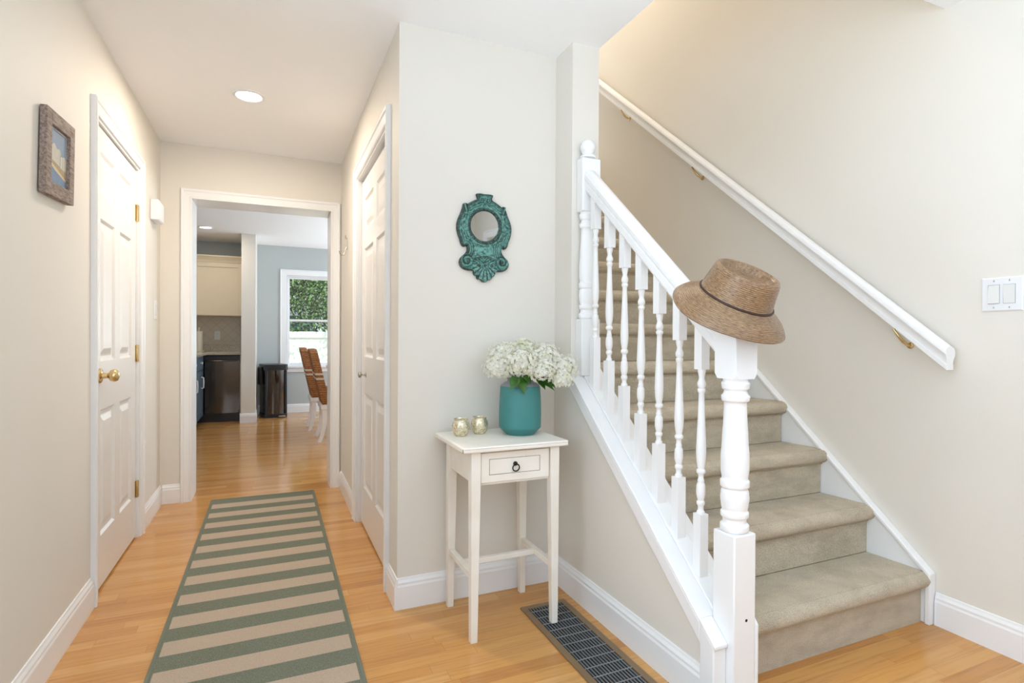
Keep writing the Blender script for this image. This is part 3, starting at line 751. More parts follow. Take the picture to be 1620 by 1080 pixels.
m = MB(); m.box((XL, 3.945, 1.83), (XL+.046, 4.115, 1.955)); m.build('housing', PLASTIC, ch, bevel=.006)
m = MB()
for i in range(9): m.box((XL+.0462, 3.956+.0178*i, 1.838), (XL+.0492, 3.964+.0178*i, 1.947))
m.build('ribbed_cover', PLASTIC, ch, bevel=.001)
hk = thing('coat_hook', (XR, 3.93, 1.70), 'small metal coat hook on the right hall wall by the kitchen opening', 'hook')
m = MB(); m.box((XR-.004, 3.922, 1.725), (XR, 3.938, 1.80)); m.build('back_plate', NICKEL, hk, bevel=.0015)
m = MB(); m.tube([(XR-.004, 3.93, 1.74), (XR-.014, 3.93, 1.722), (XR-.018, 3.93, 1.702), (XR-.026, 3.93, 1.686), (XR-.040, 3.93, 1.683), (XR-.050, 3.93, 1.694), (XR-.053, 3.93, 1.712)], .004, 8)
m.build('hook_arm', NICKEL, hk, smooth=True)
m = MB(); m.tube([(XR-.004, 3.93, 1.79), (XR-.012, 3.93, 1.806), (XR-.012, 3.93, 1.822)], .0032, 8)
m.build('hook_arm', NICKEL, hk, smooth=True)

# ------------------------------------------------------------------ picture on the left wall
pic = thing('picture_frame', (XL, 2.305, 1.725), 'framed seaside lighthouse picture in weathered grey wood on the left wall', 'picture')
def pmap(u, v, d):
    a = math.radians(3.2); uu = u*math.cos(a)-v*math.sin(a)*-1; vv = -u*math.sin(a)*-1+v*math.cos(a)
    return (XL+d, 2.331+uu, 1.722+vv)
def pbox(m, u0, u1, v0, v1, d0, d1, mi=0, mit=0):
    m.add([pmap(u0,v0,d0),pmap(u1,v0,d0),pmap(u1,v1,d0),pmap(u0,v1,d0),pmap(u0,v0,d1),pmap(u1,v0,d1),pmap(u1,v1,d1),pmap(u0,v1,d1)], [(3,2,1,0),(4,5,6,7),(0,1,5,4),(1,2,6,5),(2,3,7,6),(3,0,4,7)], mi)
PW, PH, FW = .135, .142, .047
m = MB(); pbox(m, -PW, -PW+FW, -PH, PH, .004, .024); pbox(m, PW-FW, PW, -PH, PH, .004, .024); pbox(m, -PW+FW, PW-FW, PH-FW, PH, .004, .024); pbox(m, -PW+FW, PW-FW, -PH, -PH+FW, .004, .024)
m.build('frame', GREYWOOD, pic, bevel=.002)
SKY = plain('print_sky', lin('#7E93AC'), .4, var=.06, vscale=20); CLOUD = plain('print_cloud', lin('#C2BFB4'), .4, var=.06, vscale=40)
DUNE = plain('print_dune', lin('#9C8B62'), .4, var=.12, vscale=60); PATH = plain('print_path', lin('#C9B994'), .4, var=.06, vscale=60); SEA = plain('print_water', lin('#64809F'), .4, var=.12, vscale=60); MATW = plain('print_white', lin('#E2E0DA'), .4, var=.02)
a, b = PW-FW, PH-FW
m = MB(); pbox(m, -a, a, -b, b, .002, .012, 0)
def ppoly(m, pts, d, mi):
    m.add([pmap(u, v, d) for u, v in pts], [list(range(len(pts)))], mi)
e = .005
ppoly(m, [(-a+e,-b+e),(a-e,-b+e),(a-e,b-e),(-a+e,b-e)], .0123, 1)
ppoly(m, [(-a+e,-.035),(a-e,-.035),(a-e,.005),(.07,.018),(.045,.012),(.02,.034),(-.005,.030),(-.03,.045),(-.06,.030),(-a+e,.036)], .0126, 2)
ppoly(m, [(-a+e,-.058),(a-e,-.060),(a-e,-.034),(.04,-.030),(0,-.022),(-a+e,-.010)], .0129, 3)
ppoly(m, [(-a+e,-.030),(-.02,-.052),(a-e,-.075),(a-e,-.062),(0,-.040),(-a+e,-.018)], .0132, 4)
ppoly(m, [(-a+e,-b+e),(a-e,-b+e),(a-e,-.070),(.03,-.058),(-.02,-.048),(-a+e,-.028)], .01345, 5)
ppoly(m, [(.026,-.030),(.036,-.030),(.034,.010),(.028,.010)], .0136, 0); ppoly(m, [(.028,.010),(.034,.010),(.034,.016),(.031,.020),(.028,.016)], .0137, 3)
m.build('print', [MATW, SKY, CLOUD, DUNE, PATH, SEA], pic)

# ------------------------------------------------------------------ ornate teal mirror
def make_mirror():
    cx, cz, y0 = .850, 1.606, YM-.001
    t = thing('ornate_mirror', (cx, YM, cz-.244), 'small ornate teal verdigris mirror with round glass above the console table', 'mirror')
    du = 1.0; us = np.arange(-138, 139, du); vs = np.arange(-250, 150, du)
    U, V = np.meshgrid(us, vs); A = np.abs(U); r = np.hypot(U, V); th = np.arctan2(V, U)
    half = [(0, 141), (20, 143), (41, 140), (38, 129), (32, 117), (51, 109), (70, 97), (80, 90), (86, 96), (99, 92), (100, 79), (109, 52), (124, 20), (129, -8), (124, -40), (112, -66), (110, -80), (102, -93), (90, -95), (84, -88), (80, -97), (80, -107), (84, -118), (96, -129), (111, -143), (117, -161), (109, -182), (90, -194), (64, -196), (50, -196), (52, -206), (45, -217), (37, -215), (36, -227), (28, -234), (19, -231), (12, -241), (0, -244)]
    P = np.array(half+[(-x, y) for x, y in half[-2:0:-1]], float)
    # smooth the outline (Chaikin)
    for _ in range(2):
        Q = np.roll(P, -1, 0); P = np.stack([.75*P+.25*Q, .25*P+.75*Q], 1).reshape(-1, 2)
    Q = np.roll(P, -1, 0); inp = np.zeros(U.shape, bool); D = np.full(U.shape, 1e9)
    for (x0, y0_), (x1, y1_) in zip(P, Q):
        cr = ((y0_ > V) != (y1_ > V))
        with np.errstate(divide='ignore', invalid='ignore'): xi = x0+(V-y0_)*(x1-x0)/(y1_-y0_)
        inp ^= cr & (U < xi)
        ex, ey = x1-x0, y1_-y0_; tt = np.clip(((U-x0)*ex+(V-y0_)*ey)/(ex*ex+ey*ey+1e-9), 0, 1)
        D = np.minimum(D, np.hypot(U-x0-tt*ex, V-y0_-tt*ey))
    D = np.where(inp, D, 0); body = inp & (r > 63)
    h = np.full(U.shape, -1.0); dark = np.zeros(U.shape)
    def put(mask, hh, dk, over=False):
        nonlocal h, dark
        up = mask & ((hh > h) | over); dark = np.where(up, dk, dark); h = np.where(up, hh, h)
    # field with flutes running parallel to the outline
    fl = np.cos((D-16)*2*PI/9.5)
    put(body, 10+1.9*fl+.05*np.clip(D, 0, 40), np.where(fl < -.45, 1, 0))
    # rolled outer rim
    q = (D-5.5)/6.5; put(body & (np.abs(q) < 1), 8+11*np.sqrt(np.clip(1-q*q, 0, 1)), np.where((D < 9.5), 1, 0))
    # acanthus hatching on both cheeks
    ck = body & (A > 84) & (V > -30) & (V < 62) & (D > 13)
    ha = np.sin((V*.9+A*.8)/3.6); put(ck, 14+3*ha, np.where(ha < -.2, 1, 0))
    # beaded ring round the glass
    q = (r-73)/8; put(body & (np.abs(q) <= 1), 10+11*np.sqrt(np.clip(1-q*q, 0, 1))+.9*np.sin(th*56), np.where((r < 77.5) | (np.sin(th*56) < -.5), 1, .2))
    q = (r-85)/4; put(body & (np.abs(q) <= 1), 13+4*np.sqrt(np.clip(1-q*q, 0, 1)), np.zeros(U.shape))
    for s in (-1, 1):
        # curls in the top cartouche
        dx, dy = s*U-16, V-112; d = np.hypot(dx, dy); ph = d/13*PI*3-np.arctan2(dy, dx)
        put(body & (d < 15), 18+3.5*np.cos(ph), np.where(np.cos(ph) < -.2, 1, 0), True)
        # horns
        dx, dy = s*U-90, V-76; xr = dx*math.cos(.32)-dy*math.sin(.32); yy = dx*math.sin(.32)+dy*math.cos(.32)
        put(body & (np.abs(xr) < 10) & (np.abs(yy) < 22), 17+4*np.cos(xr/10*PI*1.5), np.where(np.cos(xr/10*PI*1.5) < 0, 1, 0), True)
        # S curve stems from the waist into the scrolls
        # lower scrolls
        dx, dy = s*U-80, V+153; d = np.hypot(dx, dy); an = np.arctan2(dy, -dx); ph = d/30*PI*3.2+an
        put(body & (d < 29), 14+4.5*np.cos(ph)+4*(1-d/29), np.where(np.cos(ph) < -.15, 1, 0), True)
        put(body & (d < 7.5), 25-d*.5, np.ones(U.shape), True)
    # panel under the glass and its frame lines
    pw = 38+.012*(V+105)**2*.5; panel = body & (A < pw) & (V > -131+.0075*A*A) & (V < -84+.004*A*A) & (r > 88)
    put(panel, np.full(U.shape, 13.0), np.zeros(U.shape), True)
    put(body & (np.abs(A-pw-4) < 2.5) & (V > -140) & (V < -84), 16+0*U, np.where(np.abs(A-pw-4) > 1.4, 1, 0), True)
    ar = V+138-6*np.cos(np.clip(A/60, 0, 1)*PI)-6
    put(body & (np.abs(ar) < 4.5) & (A < 60), 18+0*U, np.where(np.abs(ar) > 2.6, 1, 0), True)
    ar2 = ar+9; put(body & (np.abs(ar2) < 4) & (A < 58), 17+1.5*np.sin(U*1.15), np.where(np.sin(U*1.15) < .1, 1, .4), True)
    # shell and pendant leaves
    fx_, fz_ = U, V+166; fr = np.hypot(fx_, fz_); fa = np.arctan2(fx_, -fz_); rg_ = np.cos(fa*9)
    put(body & (V < -163) & (A < 56) & (D > 1.5), 14+4*np.abs(rg_)+5*np.sin(np.clip(fr/76, 0, 1)*PI), np.where((np.abs(rg_) < .55), 1, .0), True)
    for cx_, cy_, rr_ in ((30, -172, 11), (0, -172, 10), (0, -156, 8)):
        d = np.hypot(A-cx_, V-cy_); put(body & (d < rr_), 21+2.5*np.cos(d/rr_*PI*2.4), np.where(np.cos(d/rr_*PI*2.4) < .1, 1, .1), True)
    h = np.where(body, h, -1)
    inside = h > 0
    # round the silhouette down towards the wall
    er = inside.copy()
    for i in range(3):
        e2 = er.copy(); e2[1:] &= er[:-1]; e2[:-1] &= er[1:]; e2[:, 1:] &= er[:, :-1]; e2[:, :-1] &= er[:, 1:]
        h = np.where(er & ~e2, h*(.62+.13*i), h); er = e2
    m = MB(); idx = -np.ones(U.shape, int); bot = -np.ones(U.shape, int)
    for j, i in zip(*np.nonzero(inside)):
        idx[j, i] = len(m.v); m.v.append((cx+U[j, i]/1000, y0-h[j, i]/1000, cz+V[j, i]/1000))
    ny, nx = U.shape; cnt = {}
    def bt(j, i):
        if bot[j, i] < 0:
            bot[j, i] = len(m.v); m.v.append((cx+U[j, i]/1000, y0, cz+V[j, i]/1000))
        return bot[j, i]
    for j in range(ny-1):
        for i in range(nx-1):
            c4 = ((j, i), (j, i+1), (j+1, i+1), (j+1, i))
            if all(inside[p] for p in c4):
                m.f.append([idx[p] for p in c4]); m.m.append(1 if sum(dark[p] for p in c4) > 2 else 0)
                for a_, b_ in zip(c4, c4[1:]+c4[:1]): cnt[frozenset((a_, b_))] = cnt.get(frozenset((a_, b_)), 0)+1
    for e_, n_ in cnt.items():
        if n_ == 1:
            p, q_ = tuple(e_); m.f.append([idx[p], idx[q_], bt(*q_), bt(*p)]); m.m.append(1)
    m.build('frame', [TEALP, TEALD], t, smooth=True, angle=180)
    g = MB(); tilt = math.radians(2.5)
    g.lathe([(0, -.0065), (.068, -.0065), (.068, -.003), (0, -.003)], (0, 0, 0), 56, 'y')
    M = Matrix.Translation((cx, y0-.003, cz)) @ Matrix.Rotation(tilt, 4, 'X')
    g.build('glass', MIRROR, t, mat4=M, smooth=True, angle=30)
    return t
make_mirror()

# ------------------------------------------------------------------ runner rug and floor register
rg = thing('runner_rug', (-.044, 2.8, 0), 'long green and beige striped runner on the hall floor', 'rug')
m = MB().box((-.368, 1.42, .001), (.280, 4.225, .008)); RUGO = m.build('woven_field', RUG)
RUGO.parent = rg; RUGO.matrix_parent_inverse = Matrix.Translation(-Vector(rg.location))
m = MB(); zb = .0005
for a_, b_ in (((-.374, 1.412), (-.362, 4.233)), ((.274, 1.412), (.286, 4.233)), ((-.362, 4.221), (.274, 4.233)), ((-.362, 1.412), (.274, 1.424))):
    m.box((a_[0], a_[1], zb), (b_[0], b_[1], .0095))
m.build('binding', RUGB, rg, bevel=.002)

fr = thing('floor_register', (1.05, 1.6, 0), 'long floor register with dark louvres in a brown frame by the table', 'floor vent')
vx0, vx1, vy0, vy1 = .945, 1.150, 1.02, 2.062; bw = .026
m = MB(); m.box((vx0, vy0, 0), (vx0+bw, vy1, .006)); m.box((vx1-bw, vy0, 0), (vx1, vy1, .006)); m.box((vx0+bw, vy1-bw, 0), (vx1-bw, vy1, .006)); m.box((vx0+bw, vy0, 0), (vx1-bw, vy0+bw, .006))
m.build('frame', BRONZE, fr, bevel=.001)
MB().box((vx0+bw, vy0+bw, .0003), (vx1-bw, vy1-bw, .0010)).build('duct_shade_sheet', DUCTSHADE, fr)  # flat black sheet painted as the duct's shade; the floor is solid
nf = 12
for i in range(nf):
    x = vx0+bw+.008+(vx1-vx0-2*bw-.016)*i/(nf-1)
    m = MB(); m.prism([(x-.0007, .0012), (x+.0007, .0012), (x+.0007, .0060), (x-.0007, .0060)], 'y', vy0+bw+.0005, vy1-bw-.0005); m.build('louvre', GRILLE, fr)
y = vy1-bw-.030
while y > vy0+bw+.02:
    MB().box((vx0+bw+.0005, y-.0012, .0040), (vx1-bw-.0005, y+.0012, .0066)).build('cross_bar', GRILLE, fr); y -= .052

# ------------------------------------------------------------------ console table
TZ = .724
tb = thing('console_table', (.848, 2.05, 0), 'small distressed cream console table with one drawer below the mirror', 'table')
legs = [(.687, 1.908), (1.013, 1.908), (.689, 2.196), (1.011, 2.196)]
for (x, y) in legs:
    z0 = .0068 if (x > 1 and y < 2) else 0
    sx = 1 if x < .85 else -1; sy = 1 if y < 2.05 else -1; hw = .0185; b_ = .013
    v = []
    ox, oy = x+0, y+0
    for (dx, dy) in ((-1, -1), (1, -1), (1, 1), (-1, 1)): v.append((ox-sx*.004+dx*b_, oy-sy*.004+dy*b_, z0))
    for (dx, dy) in ((-1, -1), (1, -1), (1, 1), (-1, 1)): v.append((ox+dx*hw, oy+dy*hw, .58))
    for (dx, dy) in ((-1, -1), (1, -1), (1, 1), (-1, 1)): v.append((ox+dx*hw, oy+dy*hw, TZ-.0225))
    m = MB(); q = [(3, 2, 1, 0), (8, 9, 10, 11)]
    for r_ in (0, 4): q += [(r_+i, r_+(i+1) % 4, r_+4+(i+1) % 4, r_+4+i) for i in range(4)]
    m.add(v, q); m.build('leg', CREAM, tb, bevel=.002)
m = MB(); m.box((.628, 1.868, TZ-.022), (1.062, 2.238, TZ)); m.build('tabletop', CREAM, tb, bevel=.006, seg=3)
m = MB(); m.box((.634, 1.8677, TZ-.0070), (1.056, 1.8682, TZ-.0064)); m.box((1.0615, 1.874, TZ-.0075), (1.0623, 2.232, TZ-.0062)); m.box((.6285, 1.8685, TZ-.019), (.6300, 1.8712, TZ-.005)); m.box((1.0600, 1.8685, TZ-.016), (1.0615, 1.8712, TZ-.005))
m.build('worn_edge', EDGEWEAR, tb)['label'] = 'thin dark worn edge line'
m = MB()
for x in (.677, 1.003): m.box((x+.006, 1.927, .580), (x+.014, 2.177, TZ-.0225))
m.box((.7075, 2.196, .580), (.9925, 2.206, TZ-.0225)); m.box((.7075, 1.906, TZ-.030), (.9925, 1.914, TZ-.0225)); m.box((.7075, 1.906, .574), (.9925, 1.914, .582))
m.build('apron', CREAM, tb)
dr = MB(); dr.box((.709, 1.8975, .583), (.991, 1.915, .693)); drw = dr.build('drawer', CREAM, tb, bevel=.0015)
m = MB()
for a_, b_ in (((.741, .611), (.951, .6125)), ((.741, .6685), (.951, .670)), ((.741, .611), (.7425, .670)), ((.9495, .611), (.951, .670))):
    m.box((a_[0], 1.8968, a_[1]), (b_[0], 1.8976, b_[1]))
m.build('panel_groove', EDGEWEAR, drw)
m = MB(); m.lathe([(0, 0), (.0085, 0), (.0085, -.003), (.004, -.006), (.0035, -.012), (0, -.0125)], (.846, 1.897, .646), 14, 'y')
m.tube([(.846+.0135*math.sin(a), 1.888-.002*math.cos(a), .632+.0135*math.cos(a)) for a in [2*PI*i/22 for i in range(22)]], .0024, 8, closed=True)
m.build('ring_pull', IRON, drw, smooth=True)['label'] = 'dark iron ring pull'
for x, z in ((.687, .205), (1.013, .243)):
    MB().box((x-.011, 1.926, .222), (x+.011, 2.178, .246)).build('side_stretcher', CREAM, tb, bevel=.002)
MB().box((.6985, 2.045, .223), (1.0015, 2.065, .245)).build('cross_stretcher', CREAM, tb, bevel=.002)

# vase
vx, vy = .946, 2.075
va = thing('vase', (vx, vy, TZ), 'round matte teal vase with grey shoulder on the console table', 'vase')
m = MB(); m.lathe([(0, 0), (.058, 0), (.061, .003), (.084, .026), (.0865, .030), (.087, .036), (.0875, .08), (.087, .12), (.085, .16), (.0825, .196), (.081, .1985)], (vx, vy, TZ), 56); m.build('body', TEAL, va, smooth=True)
m = MB(); m.lathe([(.0808, .199), (.079, .203), (.068, .212), (.058, .217), (.053, .219), (.054, .226), (.056, .229), (.054, .231), (.050, .229), (.049, .222), (.050, .212), (.075, .195), (.078, .15), (.078, .04), (.05, .012), (0, .012)], (vx, vy, TZ), 56)
m.build('shoulder', TEALRIM, va, smooth=True)['label'] = 'grey glazed shoulder and rim'

# votive holders
def votive(x, y, label):
    t = thing('votive_holder', (x, y, TZ), label, 'candle holder', 'gold votive holders')
    m = MB(); m.lathe([(0, 0), (.020, 0), (.023, .002), (.031, .014), (.0355, .030), (.036, .042), (.033, .054), (.0285, .061), (.0285, .066), (.030, .069), (.0285, .070), (.0265, .067), (.0265, .061), (.031, .053), (.034, .042), (.0335, .030), (.029, .016), (.020, .006), (0, .005)], (x, y, TZ), 36)
    m.build('glass', MERC, t, smooth=True, angle=60)
    m = MB(); m.lathe([(0, .0052), (.019, .0054), (.026, .014), (.028, .024), (.0, .024)], (x, y, TZ), 24); m.build('candle', plain('candle_wax', lin('#E9E2CE'), .6, var=.03), t, smooth=True)
    return t
votive(.7015, 2.115, 'gold mercury glass votive on the table, the left one of two')
votive(.789, 2.135, 'gold mercury glass votive on the table, nearer the vase')

# hydrangeas
def floret(m, p, nrm, r, mi):
    n = Vector(nrm).normalized(); a = n.orthogonal().normalized(); a.rotate(Matrix.Rotation(random.uniform(0, 6.28), 3, n)); b = n.cross(a)
    p = Vector(p)
    for k in range(4):
        an = k*PI/2; d = a*math.cos(an)+b*math.sin(an); e = n.cross(d); l = r*random.uniform(.85, 1.15)
        lift = random.uniform(.15, .5)
        v = [p, p+d*l*.35+e*l*.30+n*l*.10, p+d*l*.75+e*l*.38+n*l*lift*.6, p+d*l*1.02+n*l*lift*.75, p+d*l*.75-e*l*.38+n*l*lift*.6, p+d*l*.35-e*l*.30+n*l*.10, p+d*l*.6+n*l*.12]
        m.add(v, [(0, 1, 6), (1, 2, 6), (2, 3, 6), (3, 4, 6), (4, 5, 6), (5, 0, 6)], mi)
def leaf_mesh(m, base, tip, up, w):
    b, t = Vector(base), Vector(tip); d = t-b; u = Vector(up).normalized(); s = d.cross(u).normalized(); u = s.cross(d).normalized(); n = 8
    prof = [.0, .55, .85, 1.0, .95, .78, .5, .22, 0]; v = []; f = []
    for i in range(n+1):
        q = i/n; c_ = b+d*q-Vector((0, 0, 1))*(.25*d.length*q*q); ww = w*prof[i]*(1+.06*(-1)**i)
        v += [c_+s*ww+u*ww*.30, c_, c_-s*ww+u*ww*.30]
    for i in range(n):
        o_ = i*3; f += [(o_, o_+1, o_+4, o_+3), (o_+1, o_+2, o_+5, o_+4)]
    m.add(v, f)
HEADS = [((.840, 2.055, 1.000), .058, 'white hydrangea head, leftmost of the bunch in the teal vase', 0),
         ((.882, 2.105, 1.050), .060, 'white hydrangea head at the upper left of the bunch', 0),
         ((.918, 2.005, 1.022), .064, 'white hydrangea head in the middle front of the bunch', 0),
         ((.968, 2.090, 1.062), .062, 'cream green hydrangea head at the top centre of the bunch', 1),
         ((1.036, 2.035, 1.040), .064, 'white hydrangea head at the upper right of the bunch', 0),
         ((1.098, 1.985, 1.000), .060, 'white hydrangea head at the far right edge of the bunch', 0),
         ((1.000, 1.975, .990), .056, 'white hydrangea head low at the front right above the vase rim', 0),
         ((1.078, 1.955, .955), .044, 'small white hydrangea head drooping lowest at the right of the bunch', 0)]
for i, (p, R, lab, gcol) in enumerate(HEADS):
    t = thing('hydrangea_stem', (vx, vy, TZ+.02), lab, 'flower', 'hydrangeas in the teal vase')
    m = MB(); P = Vector(p); nfl = int(330*(R/.055)**2)
    for k in range(nfl):
        z = 1-2*(k+.5)/nfl; ph = k*2.399963
        d = Vector((math.sqrt(1-z*z)*math.cos(ph), math.sqrt(1-z*z)*math.sin(ph), z))
        if d.z < -.75: continue
        rad = R*random.uniform(.66, 1.12)*(1+.10*math.sin(5*ph_+7*z)) if (ph_ := math.atan2(d.y, d.x)) is not None else R
        q = P+Vector((d.x*rad, d.y*rad, d.z*rad*.85))
        floret(m, q, d+Vector((random.uniform(-.3, .3), random.uniform(-.3, .3), random.uniform(-.2, .4))), .0088, 1 if (gcol and random.random() < .75) or random.random() < .12 else 0)
    m.build('flower_head', [PETAL, PETALG], t)
    a_ = 2*PI*i/8; base = Vector((vx+.03*math.cos(a_), vy+.03*math.sin(a_), TZ+.02)); neck = Vector((vx+(P.x-vx)*.22, vy+(P.y-vy)*.22, TZ+.232))
    neck.x = vx+max(-.034, min(.034, neck.x-vx)); neck.y = vy+max(-.034, min(.034, neck.y-vy))
    m = MB(); m.tube([base, (base+neck)/2, neck, neck.lerp(P, .5)+Vector((0, 0, .005)), P], .003, 8); m.build('stem', STEM, t, smooth=True)
    if i in (0, 2, 5, 6, 7):
        tips = {0: [((.905, 2.01, .965), (.862, 1.985, .930), .022)], 2: [((.915, 2.01, .965), (.917, 1.970, .910), .023), ((.925, 2.0, .970), (.950, 1.975, .948), .020)],
                5: [((1.0, 2.0, .965), (1.055, 1.965, .935), .026)], 6: [((.985, 2.0, .962), (1.010, 1.97, .925), .022)], 7: [((.99, 1.99, .955), (1.045, 1.955, .925), .02)]}[i]
        for b_, tp, w_ in tips:
            m = MB(); leaf_mesh(m, b_, tp, (0, -.6, .8), w_); m.build('leaf', LEAF, t, smooth=True)

# ------------------------------------------------------------------ straw hat on the lower newel
def make_hat():
    t = thing('straw_hat', (NX, NY, 1.24), 'woven straw sun hat with brown cord resting on the lower newel post', 'hat')
    key = [(.0005, .055), (.040, .057), (.064, .060), (.074, .066), (.079, .0755), (.0835, .0830), (.0875, .0850), (.0922, .0820), (.0955, .074), (.101, .041), (.1065, .009), (.110, -.001), (.117, -.008), (.133, -.018), (.151, -.031), (.164, -.045), (.173, -.058)]
    pts = []
    for (a, b), (c_, d) in zip(key[:-1], key[1:]):
        n = max(1, int(math.hypot(c_-a, d-b)/.0010))
        for i in range(n): pts.append((a+(c_-a)*i/n, b+(d-b)*i/n))
    pts.append(key[-1])
    L = [0]
    for p, q in zip(pts[:-1], pts[1:]): L.append(L[-1]+math.hypot(q[0]-p[0], q[1]-p[1]))
    outer = []
    for i, (r, z) in enumerate(pts):
        p, q = pts[max(0, i-1)], pts[min(len(pts)-1, i+1)]; tx, tz = q[0]-p[0], q[1]-p[1]; l = math.hypot(tx, tz) or 1
        nx, nz = -tz/l, tx/l
        if i < 5: nx, nz = 0, 1
        o_ = .0011*abs(math.sin(L[i]*PI/.0053))
        outer.append((max(.0005, r+nx*o_), z+nz*o_))
    inner = [(max(.0004, r-.0022), z-.0022) for r, z in key[::-1]]
    prof = outer+inner; n = 120
    m = MB(); uv = []
    Lall = L+[L[-1]+.001*i for i in range(len(inner))]
    wob = lambda a: .007*math.sin(2*a+3.4)+.003*math.sin(3*a+1)
    for (r, z), ln in zip(prof, Lall):
        bf = max(0, (r-.107)/.064)
        for k in range(n+1):
            a = 2*PI*k/n; m.v.append((r*math.cos(a)*1.0, r*math.sin(a)*1.04, z+bf*wob(a)))
            uv.append((k/n, ln))
    w_ = n+1
    for i in range(len(prof)-1):
        for k in range(n): m.f.append((i*w_+k, i*w_+k+1, (i+1)*w_+k+1, (i+1)*w_+k)); m.m.append(0)
    m.uv = uv
    # orientation: axis leans right in the picture and towards the viewer
    f = Vector((math.sin(.4124), math.cos(.4124), 0)); rt = Vector((math.cos(.4124), -math.sin(.4124), 0))
    ax = (Vector((0, 0, 1))+rt*.30-f*.53).normalized(); x = rt-ax*rt.dot(ax); x.normalize(); y = ax.cross(x)
    M = Matrix((x, y, ax)).transposed().to_4x4(); M.translation = Vector((NX, NY, 1.2460))+rt*(-.001)
    o = m.build('woven_body', STRAW, t, mat4=M, smooth=True, angle=180); weld(o, .00008)
    c_ = MB(); c_.tube([(.1105*math.cos(a), .1105*1.04*math.sin(a), .002) for a in [2*PI*i/90 for i in range(90)]], .0032, 8, closed=True)
    c_.tube([(.111, .0, .002), (.113, .006, -.004), (.119, .010, -.009)], .0022, 6)
    c_.build('cord_band', LEATHER, t, mat4=M, smooth=True)['label'] = 'dark brown cord around the crown'
make_hat()

# ------------------------------------------------------------------ kitchen
dw = thing('dishwasher', (-.69, 8.12, 0), 'black stainless dishwasher under the granite counter', 'dishwasher')
MB().box((-.988, 8.135, .11), (-.386, 8.72, .872)).build('body', BLACK, dw)
m = MB()
pts = []
for i in range(13):
    q = i/12; pts.append((-.985+.596*q, 8.118-.016*math.sin(PI*q)))
pts = pts+[(-.389, 8.1345), (-.985, 8.1345)]
m.prism(pts, 'z', .115, .805); m.build('door', STEEL, dw, smooth=True, angle=30)
MB().box((-.985, 8.112, .808), (-.389, 8.1345, .870)).build('control_panel', BLACK, dw, bevel=.003)
m = MB(); m.tube([(-.95, 8.112, .80), (-.94, 8.085, .80), (-.69, 8.078, .80), (-.43, 8.085, .80), (-.42, 8.112, .80)], .009, 10); m.build('handle', STEEL, dw, smooth=True)
MB().box((-.985, 8.16, .0), (-.389, 8.72, .108)).build('toe_kick', BLACK, dw)
ct = MB(); ct.box((-2.59, 8.085, .878), (-.362, 8.748, .915)); 
tag(ct.build('countertop', GRANITE, None, bevel=.004), 'speckled granite countertop above the dishwasher', 'countertop')
ct = MB().box((-2.59, 8.728, .9155), (-.362, 8.7485, 1.005)); tag(ct.build('granite_splashback', GRANITE, None), 'low granite upstand strip behind the counter', 'splashback', None, 'structure')
ct = MB().box((-2.59, 8.736, 1.006), (-.362, 8.7485, 1.398)); tag(ct.build('tile_splashback', TILE, None), 'cream diagonal tile backsplash under the upper cabinet', 'splashback', None, 'structure')
tag(MB().box((-.384, 8.12, 0), (-.3615, 8.74, .876)).build('filler_panel', CABINET, None), 'narrow cream filler panel beside the dishwasher', 'cabinet panel')
uc = thing('upper_cabinet', (-.85, 8.58, 1.40), 'cream shaker upper cabinet with crown above the counter', 'cabinet')
MB().box((-1.40, 8.44, 1.400), (-.364, 8.748, 2.165)).build('carcass', CABINET, uc)
def shaker(m, x0, x1, z0, z1, y, fw=.06):
    m.box((x0, y-.018, z0), (x0+fw, y, z1)); m.box((x1-fw, y-.018, z0), (x1, y, z1)); m.box((x0+fw, y-.018, z0), (x1-fw, y, z0+fw)); m.box((x0+fw, y-.018, z1-fw), (x1-fw, y, z1)); m.box((x0+fw, y-.008, z0+fw), (x1-fw, y, z1-fw))
m = MB(); shaker(m, -1.397, -.980, 1.405, 2.12, 8.4395); m.build('door', CABINET, uc, bevel=.002)
m = MB(); shaker(m, -.976, -.366, 1.405, 2.12, 8.4395); m.build('door', CABINET, uc, bevel=.002)
m = MB(); m.prism([(8.4395, 2.125), (8.432, 2.125), (8.425, 2.15), (8.400, 2.19), (8.392, 2.195), (8.392, 2.215), (8.4395, 2.215)], 'x', -1.40, -.364); m.box((-1.4, 8.4395, 2.166), (-.364, 8.748, 2.215)); m.build('crown', CABINET, uc)
bc = thing('base_cabinet', (-1.1, 7.3, 0), 'blue-grey base cabinet run at the left of the kitchen', 'cabinet')
MB().box((-1.42, 6.2, .10), (-.822, 8.05, .877)).build('carcass', BLUECAB, bc)
MB().box((-1.42, 6.2, 0), (-.870, 8.05, .099)).build('toe_kick', BLUECAB, bc)
